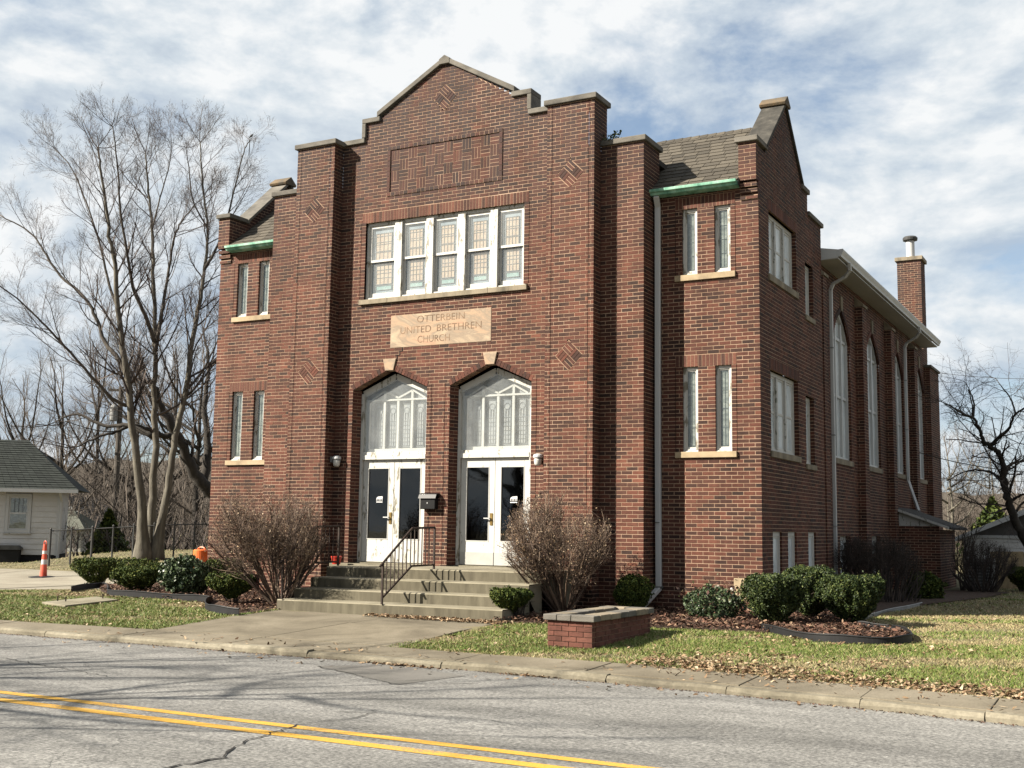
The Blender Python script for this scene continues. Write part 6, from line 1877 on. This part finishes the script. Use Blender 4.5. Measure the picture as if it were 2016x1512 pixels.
# chain-link fence
fa, fb_ = at(96, 1108, 33.5), at(420, 1096, 34.5)
fence = thing('chain_link_fence', 'low dark chain-link fence between the white house and the church', 'fence', None, tuple(fa))
def fz(p): return gz(p[0], p[1])
NPO = 8
for i in range(NPO + 1):
    p = fa + (fb_ - fa) * i / NPO; z = fz(p)
    b = MB(); b.tube([(p[0], p[1], z - .1), (p[0], p[1], z + 1.02)], .035 if i in (0, 2) else .026, 8); b.lathe((p[0], p[1], z + 1.02), [(.03, 0), (.035, .02), (.01, .05)], 8); b.build('post', M['fence_metal'], fence)
b = MB(); b.tube([np.array([*(fa + (fb_ - fa) * i / 24)[:2], fz(fa + (fb_ - fa) * i / 24) + .98]) for i in range(25)], .02, 6); b.build('top_rail', M['fence_metal'], fence)
b = MB()
Lf = float(np.linalg.norm((fb_ - fa)[:2])); n = int(Lf / .11)
for i in range(n):
    for sgn in (-1, 1):
        x0 = i / n; x1 = x0 + sgn * .96 / Lf
        if not 0 <= x1 <= 1: continue
        p, q = fa + (fb_ - fa) * x0, fa + (fb_ - fa) * x1
        b.bar((p[0], p[1], fz(p) + .02), (q[0], q[1], fz(q) + .97), .0035)
tag(b.build('wire_mesh', M['fence_metal'], fence), kind='stuff')

# traffic delineator and barrel
cn = gpt(85, 1138); cz_ = cn[2]; cd_ = depth_of(cn); hh_ = 73 / FPX * cd_
cone = thing('traffic_delineator', 'tall orange and white traffic post on a black rubber base in the driveway', 'traffic cone', None, tuple(cn))
b = MB(); k = hh_ / .93
b.lathe((cn[0], cn[1], cz_), [(.36 * k, 0), (.35 * k, .035 * k), (.20 * k, .05 * k)], 8); b.build('base', M['black_plastic'], cone)
def rr_(z): return np.interp(z, [0, .05, .80, .86], [.095, .088, .046, .042]) * k
bands = [(.045, .34, 'cone'), (.34, .46, 'reflect'), (.46, .60, 'cone'), (.60, .68, 'reflect'), (.68, .84, 'cone')]
for a, c_, m_ in bands:
    b = MB(); b.lathe((cn[0], cn[1], cz_), [(rr_(z), z * k) for z in np.linspace(a, c_, 4)], 16); b.build('body' if m_ == 'cone' else 'reflective_band', M[m_], cone)
b = MB(); b.tube([(cn[0] + .045 * k * math.cos(t), cn[1], cz_ + (.87 + .05 * math.sin(t)) * k) for t in np.linspace(-.4, math.pi + .4, 10)], .014 * k, 6); b.build('handle', M['cone'], cone)
bl = at(395, 1098, 27.0); bz = gz(bl[0], bl[1]); bt = at(395, 1082, 27.0)[2]
barrel = thing('traffic_barrel', 'bright orange plastic barrel showing above the yew beside the church corner', 'barrel', None, (bl[0], bl[1], bz))
b = MB(); b.lathe((bl[0], bl[1], bz), [(.23, 0), (.23, .05), (.20, .05), (.19, bt - bz - .28), (.178, bt - bz - .26), (.172, bt - bz - .02), (.15, bt - bz), (.05, bt - bz + .005)], 24); b.build('body', M['orange'], barrel)
b = MB(); b.tube([(bl[0] + .11 * math.cos(t), bl[1] + .02, bt + .055 * math.sin(t)) for t in np.linspace(0, math.pi, 9)], .016, 6); b.build('handle', M['orange'], barrel)

# garden edging strips
def edging(lab, P, h=.10, mat='black_plastic', lean=0.0):
    th = thing('garden_edging', lab, 'edging', 'plastic edging strips of the planting beds', (float(P[0][0]), float(P[0][1]), gz(*P[0][:2])))
    L = smooth_line([np.array([*p[:2], 0.0]) for p in P], 8)
    V = []; Fq = []
    top = []
    for i, p in enumerate(L):
        hh = h * (1 + .10 * math.sin(i * .35)); z = gz(p[0], p[1])
        t = L[min(i + 1, len(L) - 1)] - L[max(i - 1, 0)]; t /= np.linalg.norm(t) + 1e-9; n_ = np.array([-t[1], t[0], 0])
        for s_ in (-.004, .004):
            V += [tuple(p + n_ * s_ + (0, 0, z - .03)), tuple(p + n_ * (s_ + lean * hh) + (0, 0, z + hh))]
        top.append(p + n_ * lean * hh + (0, 0, z + hh))
        if i:
            a = 4 * (i - 1)
            Fq += [(a, a + 4, a + 5, a + 1), (a + 2, a + 3, a + 7, a + 6), (a + 1, a + 5, a + 7, a + 3)]
    mesh_np('strip', V, np.array(Fq), M[mat], th)
    b = MB(); b.tube(top, .013, 6); b.build('rolled_edge', M[mat], th)
edging('black plastic edging along the left bed, lifted beside the driveway', [gpt(u, v) for u, v in ((140, 1166), (175, 1160), (203, 1157), (212, 1166), (214, 1172), (255, 1176), (325, 1180), (380, 1184), (415, 1187))], .11)
edging('short curl of black plastic edging beside the apron at the left', [gpt(u, v) for u, v in ((418, 1187), (404, 1196), (410, 1204), (432, 1209), (470, 1212))], .12)
edging('curved black plastic edging looping round the boxwood bed at the right', [gpt(u, v) for u, v in ((1500, 1243), (1540, 1252), (1600, 1262), (1670, 1268), (1745, 1270), (1785, 1267), (1796, 1262), (1786, 1253), (1760, 1245), (1712, 1240), (1690, 1238))], .10)
edging('pale edging strip lying along the shaded side bed', [gpt(u, v) for u, v in ((1690, 1223), (1720, 1214), (1745, 1206), (1785, 1199), (1815, 1191))], .05, 'grey_metal')

# footing slab with anchor bolts
ft = thing('sign_footing', 'thin concrete pad with three rusty bolts in the left lawn', 'footing', None, tuple(gpt(150, 1188)))
P = [gpt(u, v) for u, v in ((82, 1190), (128, 1197), (232, 1185), (190, 1179))]
b = MB(); b.add([(p[0], p[1], p[2] + .045) for p in P] + [(p[0], p[1], p[2] - .05) for p in P], [(0, 1, 2, 3), (0, 4, 5, 1), (1, 5, 6, 2), (2, 6, 7, 3), (3, 7, 4, 0)]); b.build('pad', M['concrete'], ft, bevel=.01)
for u, v in ((113, 1188), (129, 1189), (202, 1183)):
    p = gpt(u, v); b = MB(); b.tube([(p[0], p[1], p[2]), (p[0], p[1], p[2] + .13)], .012, 6); b.build('bolt', M['black_iron'], ft)

# ------------------------------------------------------------------ right side: garage, board fence, unit, wires
gc = at(1898, 1092, 40.0)
gd = math.atan2(CAM[1] - gc[1], CAM[0] - gc[0]) - .16          # the gable turned a little past the camera
FG = Frm((gc[0], gc[1], 0), (-math.sin(gd), math.cos(gd), 0), (math.cos(gd), math.sin(gd), 0))
gar = thing('garage', 'white garage with low gable roof and grey gable at the right edge', 'garage', None, (gc[0], gc[1], .2))
def gx_(u): return float((at(u, 1050, 40.0) - gc) @ FG.u)
def gzv(v): return float(at(1950, v, 40.0)[2])
ze = gzv(1056); zr = ze + 1.05
b = MB(FG); b.box(.0, 5.6, .03, 6, -.1, ze); b.build('wall', M['siding'], gar)
for k in range(7):
    z0 = .2 + (ze - .2) * k / 7; z1 = .2 + (ze - .2) * (k + 1) / 7
    b = MB(Frm(FG.o, -FG.n, FG.u)); b.prism([(.028, z0 + .004), (.028, z1), (.01, z1), (-.012, z0 + .004)], 0, -5.6); b.build('siding_board', M['siding'], gar)
b = MB(FG); b.prism([(.1, ze + .02), (5.5, ze + .02), (2.8, zr + .02)], .0, .06); b.build('gable', M['far_roof'], gar)
for a, c_ in (((-.35, ze - .10), (2.8, zr + .22)), ((5.95, ze - .10), (2.8, zr + .22))):
    b = MB(FG); b.prism([a, c_, (c_[0], c_[1] - .20), (a[0], a[1] - .14)], -.42, -.36); b.build('barge_board', M['white_trim'], gar)
    b = MB(FG); b.prism([a, c_, (c_[0], c_[1] - .08), (a[0], a[1] - .08)], -.36, 6); b.build('roof', M['far_roof'], gar)
b = MB(FG); b.box(.0, 5.6, -.06, .0, ze - .06, ze + .04); b.build('trim_board', M['white_trim'], gar)
wf = at(1952, 1143, 31.0)
FWF = Frm((wf[0], wf[1], 0), (.93, .37, 0), (.37, -.93, 0))
wfen = thing('board_fence', 'pale wooden board fence in front of the garage at the right edge', 'fence', None, (wf[0], wf[1], .15))
fzt = at(1990, 1086, 31.2)[2]
for k in range(16):
    b = MB(FWF); b.box(k * .14, k * .14 + .132, rng.uniform(-.004, .004), .02, -.02, fzt + rng.uniform(-.01, .01)); b.build('board', M['wood_fence'], wfen)
for z in (.45, 1.0):
    b = MB(FWF); b.box(0, 16 * .14, .022, .06, z, z + .09); b.build('rail', M['wood_fence'], wfen)
ac = thing('condenser_unit', 'grey slatted outdoor unit half hidden at the lean-to corner', 'outdoor unit', None, (1.75, 13.6, .15))
b = MB(); b.box(1.45, 2.1, 13.3, 13.95, .15, .95); b.build('case', M['grey_metal'], ac, bevel=.02)
for k in range(9):
    b = MB(); b.box(1.47, 2.08, 13.28, 13.297, .22 + k * .078, .25 + k * .078); b.build('slat', M['fence_metal'], ac)
for k in range(6):
    b = MB(); b.box(1.49 + k * .11, 1.505 + k * .11, 13.265, 13.279, .2, .9); b.build('grille_bar', M['fence_metal'], ac)
def wire(lab, a, c_, sag, r=.011):
    a = np.array(a, float); c_ = np.array(c_, float)
    b = MB(); b.tube([a + (c_ - a) * t - np.array([0, 0, sag * 4 * t * (1 - t)]) for t in np.linspace(0, 1, 22)], r, 5)
    return tag(b.build('overhead_wire', M['wire']), lab, 'wire', 'overhead wires at the right')
wire('thin overhead wire high above the right tree', at(1838, 732, 60), at(2200, 738, 45), .25)
wire('service wire running from the last nave window to the right edge', at(1803, 889, 34.5), at(2200, 930, 28), .25, .012)
wire('lowest overhead wire crossing behind the right tree', at(1836, 941, 50), at(2200, 945, 45), .1, .014)
br = thing('service_bracket', 'black cable bracket on the wall beside the last tall nave window', 'bracket', None, tuple(at(1802, 890, 34.5)))
p = at(1802, 889, 34.6)
b = MB(); b.bar(p, p + (-.25, 0, 0), .12, .09); b.build('block', M['wire'], br)
b = MB(); b.tube([p, p + (-.02, -.3, .35), p + (-.05, -.1, .8), p + (-.1, .2, 1.0)], .012, 5); b.tube([p, p + (0, .25, .3), p + (-.04, .1, .8)], .012, 5); b.build('cable', M['wire'], br)
bird = thing('bird', 'small dark bird perched on the topmost twigs of the grey tree', 'bird', None, tuple(at(494, 270, 35.4)))
p = at(494, 269, 35.4)
b = MB(); b.tube([p + np.array(q) * .6 for q in ((-.14, 0, -.05), (-.05, 0, -.01), (.0, 0, .02), (.06, 0, .06), (.09, 0, .09), (.13, 0, .10))], [.008, .02, .03, .026, .02, .004], 8); b.build('body', M['wire'], bird)

# ------------------------------------------------------------------ grass, leaves, mulch
def vnoise(x, y, s, seed=0):
    r_ = np.random.default_rng(seed); z = 0
    for k in range(7):
        a = r_.uniform(0, 6.28); f = s * r_.uniform(.5, 2.2); z = z + np.sin((x * math.cos(a) + y * math.sin(a)) * f + r_.uniform(0, 6.28)) / (1 + .3 * k)
    return z / 2.6
by_np = lambda x: np.interp(x, [-40, -10, -7.0, -2.8, -1.2, 0.6, 2, 3.1, 4.5, 8, 40], [-6.75, -6.72, -6.45, -6.45, -6.5, -6.38, -6.62, -6.78, -6.95, -7.3, -7.5])
dy_np = lambda x: np.interp(x, [-44, -17, -14.3, -12.4], [-3.2, -2.6, -1.4, 0.1])
def lawn_mask(x, y):
    e = .05 * vnoise(x, y, 5, 3)
    right = (x > -2.95 + e + .04 * (y + 5)) & (y > by_np(x) + e) & ~inpoly(BED_R, x, y) & ~((x > PX0 - .01) & (x < PX_1 + .01) & (y > PY0 - .01) & (y < PY1 + .01)) & ((x > 1.2) | (y < -2.6)) & ~((x < 1.1) & (y > -.5))
    left = (x < -7.28 + e + .06 * (-y - 3)) & (y > by_np(x) + e) & ~inpoly(BED_L, x, y) & (y < dy_np(x) - .05)
    back = (x < -13) & (y > 3.6)
    return right | left | back
def blades(name, lab, boxes, mat, h, w, seed, sel):
    r_ = np.random.default_rng(seed)
    X = []; Y = []
    for x0, x1, y0, y1, dens in boxes:
        n = int((x1 - x0) * (y1 - y0) * dens); X.append(r_.uniform(x0, x1, n)); Y.append(r_.uniform(y0, y1, n))
    x = np.concatenate(X); y = np.concatenate(Y)
    k = lawn_mask(x, y) & sel(x, y, r_); x, y = x[k], y[k]; n = len(x)
    z = g(x, y) - .006
    a = r_.uniform(0, 6.283, n); hh = h * r_.uniform(.45, 1.25, n); ww = w * r_.uniform(.7, 1.4, n); ln = r_.uniform(.2, 1.8, n) * hh
    la = r_.uniform(0, 6.283, n)
    dist = np.hypot(x - CAM[0], y - CAM[1]); ww = ww * np.clip(dist / 15, .8, 2.2)
    p = np.stack([x, y, z], -1); s = np.stack([np.cos(a) * ww / 2, np.sin(a) * ww / 2, 0 * a], -1)
    tip = p + np.stack([np.cos(la) * ln, np.sin(la) * ln, hh], -1)
    V = np.stack([p - s, p + s, tip], 1).reshape(-1, 3)
    o = mesh_np(name, V, np.arange(3 * n).reshape(n, 3), mat)
    return tag(o, lab, 'grass', None, 'stuff')
GB = [(-3.2, 2, -7.2, -2.4, 4600), (2, 6.5, -7.6, -2.0, 4000), (1.0, 7.5, -2.0, 3, 2000), (1.0, 8, 3, 9, 700), (2, 10, 9, 22, 260), (-15.5, -7, -7, -1, 3000), (-28, -13, 3.6, 16, 160)]
greenness = lambda x, y: vnoise(x, y, 1.3, 8) * .55 + vnoise(x, y, 3.5, 9) * .35 + np.where(x > 1.0, .16 - .50 * sst((y + 2.4) / 2.0) - .65 * sst((-5.9 - y) / .7), .22) + np.where(x < -7, .22 - .6 * sst((y + 4.0) / 1.2), 0)
blades('grass', 'short green spring grass on the lawns', GB, M['grass'], .036, .010, 21, lambda x, y, r_: r_.random(len(x)) < np.clip(.42 + 1.5 * greenness(x, y) - .5 * np.clip(vnoise(x, y, 6, 14), 0, 1), .04, 1))
blades('dry_grass', 'dormant straw coloured grass among the green', GB, M['straw'], .026, .009, 22, lambda x, y, r_: r_.random(len(x)) < np.clip(.34 - .9 * greenness(x, y) - .5 * np.clip(vnoise(x, y, 7, 15), 0, 1), .03, .8))

def scatter(name, lab, x, y, size, mat, seed, lift=.01, aspect=1.7, cat='leaves', zf=None):
    r_ = np.random.default_rng(seed); n = len(x)
    z = (g(x, y) if zf is None else zf) + lift + np.abs(r_.normal(0, lift * .9, n))
    a = r_.uniform(0, 6.283, n); tl = r_.normal(0, .35, (n, 2))
    s = size * r_.uniform(.5, 1.35, n)
    l = np.stack([np.cos(a), np.sin(a), tl[:, 0]], -1) * (s * aspect / 2)[:, None]; w = np.stack([-np.sin(a), np.cos(a), tl[:, 1]], -1) * (s / 2)[:, None]
    p = np.stack([x, y, z], -1)
    cup = np.stack([0 * s, 0 * s, s * r_.uniform(-.15, .3, n)], -1)
    V = np.stack([p - l, p + w * .9 - l * .2 + cup, p + w * .5 + l * .5 + cup, p + l, p - w * .5 + l * .5 + cup, p - w * .9 - l * .2 + cup], 1).reshape(-1, 3)
    b6 = 6 * np.arange(n)[:, None]
    Fq = np.concatenate([b6 + np.array([[0, 1, 2, 3]]), b6 + np.array([[0, 3, 4, 5]])], 0)
    return tag(mesh_np(name, V, Fq, mat), lab, cat, None, 'stuff')
r_ = np.random.default_rng(31)
def area(n, x0, x1, y0, y1): return r_.uniform(x0, x1, n), r_.uniform(y0, y1, n)
X = []; Y = []
x, y = area(9500, .3, 6.5, -7.5, -5.6); q = r_.random(len(x)) < np.exp(-((y - by_np(x) - .25) / .38) ** 2); X.append(x[q]); Y.append(y[q])
x, y = area(2600, .5, 6.5, -6.3, -2); q = vnoise(x, y, 2.5, 33) > .05; X.append(x[q]); Y.append(y[q])
x, y = area(1200, -3.4, 3, -3.6, -.2); q = inpoly(BED_R, x, y); X.append(x[q]); Y.append(y[q])
x = np.clip(r_.normal(-3.9, .75, 1900), -5.4, -2.9); y = -3.44 - np.abs(r_.normal(0, .10, len(x))); X.append(x); Y.append(y)
x, y = area(700, -3.3, -1.2, -3.6, -2.2); X.append(x); Y.append(y)
x, y = area(1600, -13, -7.3, -5, -2.2); q = r_.random(len(x)) < np.exp(-((y + 2.9 - .35 * np.sin(x)) / .45) ** 2); X.append(x[q]); Y.append(y[q])
x, y = area(500, -13, -7.3, -6.6, -3); X.append(x); Y.append(y)
x, y = area(500, -3, 2, -6.5, -3); X.append(x); Y.append(y)
x, y = area(900, 1.7, 9, -2, 8); X.append(x); Y.append(y)
X = np.concatenate(X); Y = np.concatenate(Y)
scatter('fallen_leaves', 'dry brown fallen leaves over the beds and along the sidewalk', X, Y, .034, M['leaf_dead'], 41, .010)
x, y = area(15000, -14.8, -7.3, -4.5, .6); q = inpoly(BED_L, x, y); x2, y2 = area(17000, -3.2, 2.9, -3.6, 1.5); q2 = inpoly(BED_R, x2, y2)
scatter('mulch', 'reddish bark mulch on the planting beds', np.concatenate([x[q], x2[q2]]), np.concatenate([y[q], y2[q2]]), .035, M['mulch'], 42, .036, 2.0, 'mulch')
x, y = area(260, -8, 5, -7.9, -6.5); x2 = r_.normal(-2.2, .25, 160); y2 = kerb_y(x2) - np.abs(r_.normal(.03, .05, 160))
scatter('kerb_litter', 'scraps of leaf and twig lying in the gutter by the kerb', np.concatenate([x, x2, r_.normal(-.55, .2, 60)]), np.concatenate([y, y2, kerb_y(r_.normal(-.55, .2, 60)) - np.abs(r_.normal(.02, .04, 60))]), .03, M['leaf_dead'], 43, .004, 2.4, zf=np.where(np.concatenate([y, y2, np.full(60, -7.6)]) < kerb_y(np.concatenate([x, x2, np.full(60, -.55)])), ROADZ, .035))
x = r_.uniform(-12, 6, 2200); y = kerb_y(x) - np.abs(r_.normal(0, .05, 2200))
scatter('gutter_grit', 'dark grit and crumbs collected along the foot of the kerb', x, y, .014, M['mulch'], 44, .003, 1.6, 'grit', zf=np.full(2200, ROADZ))
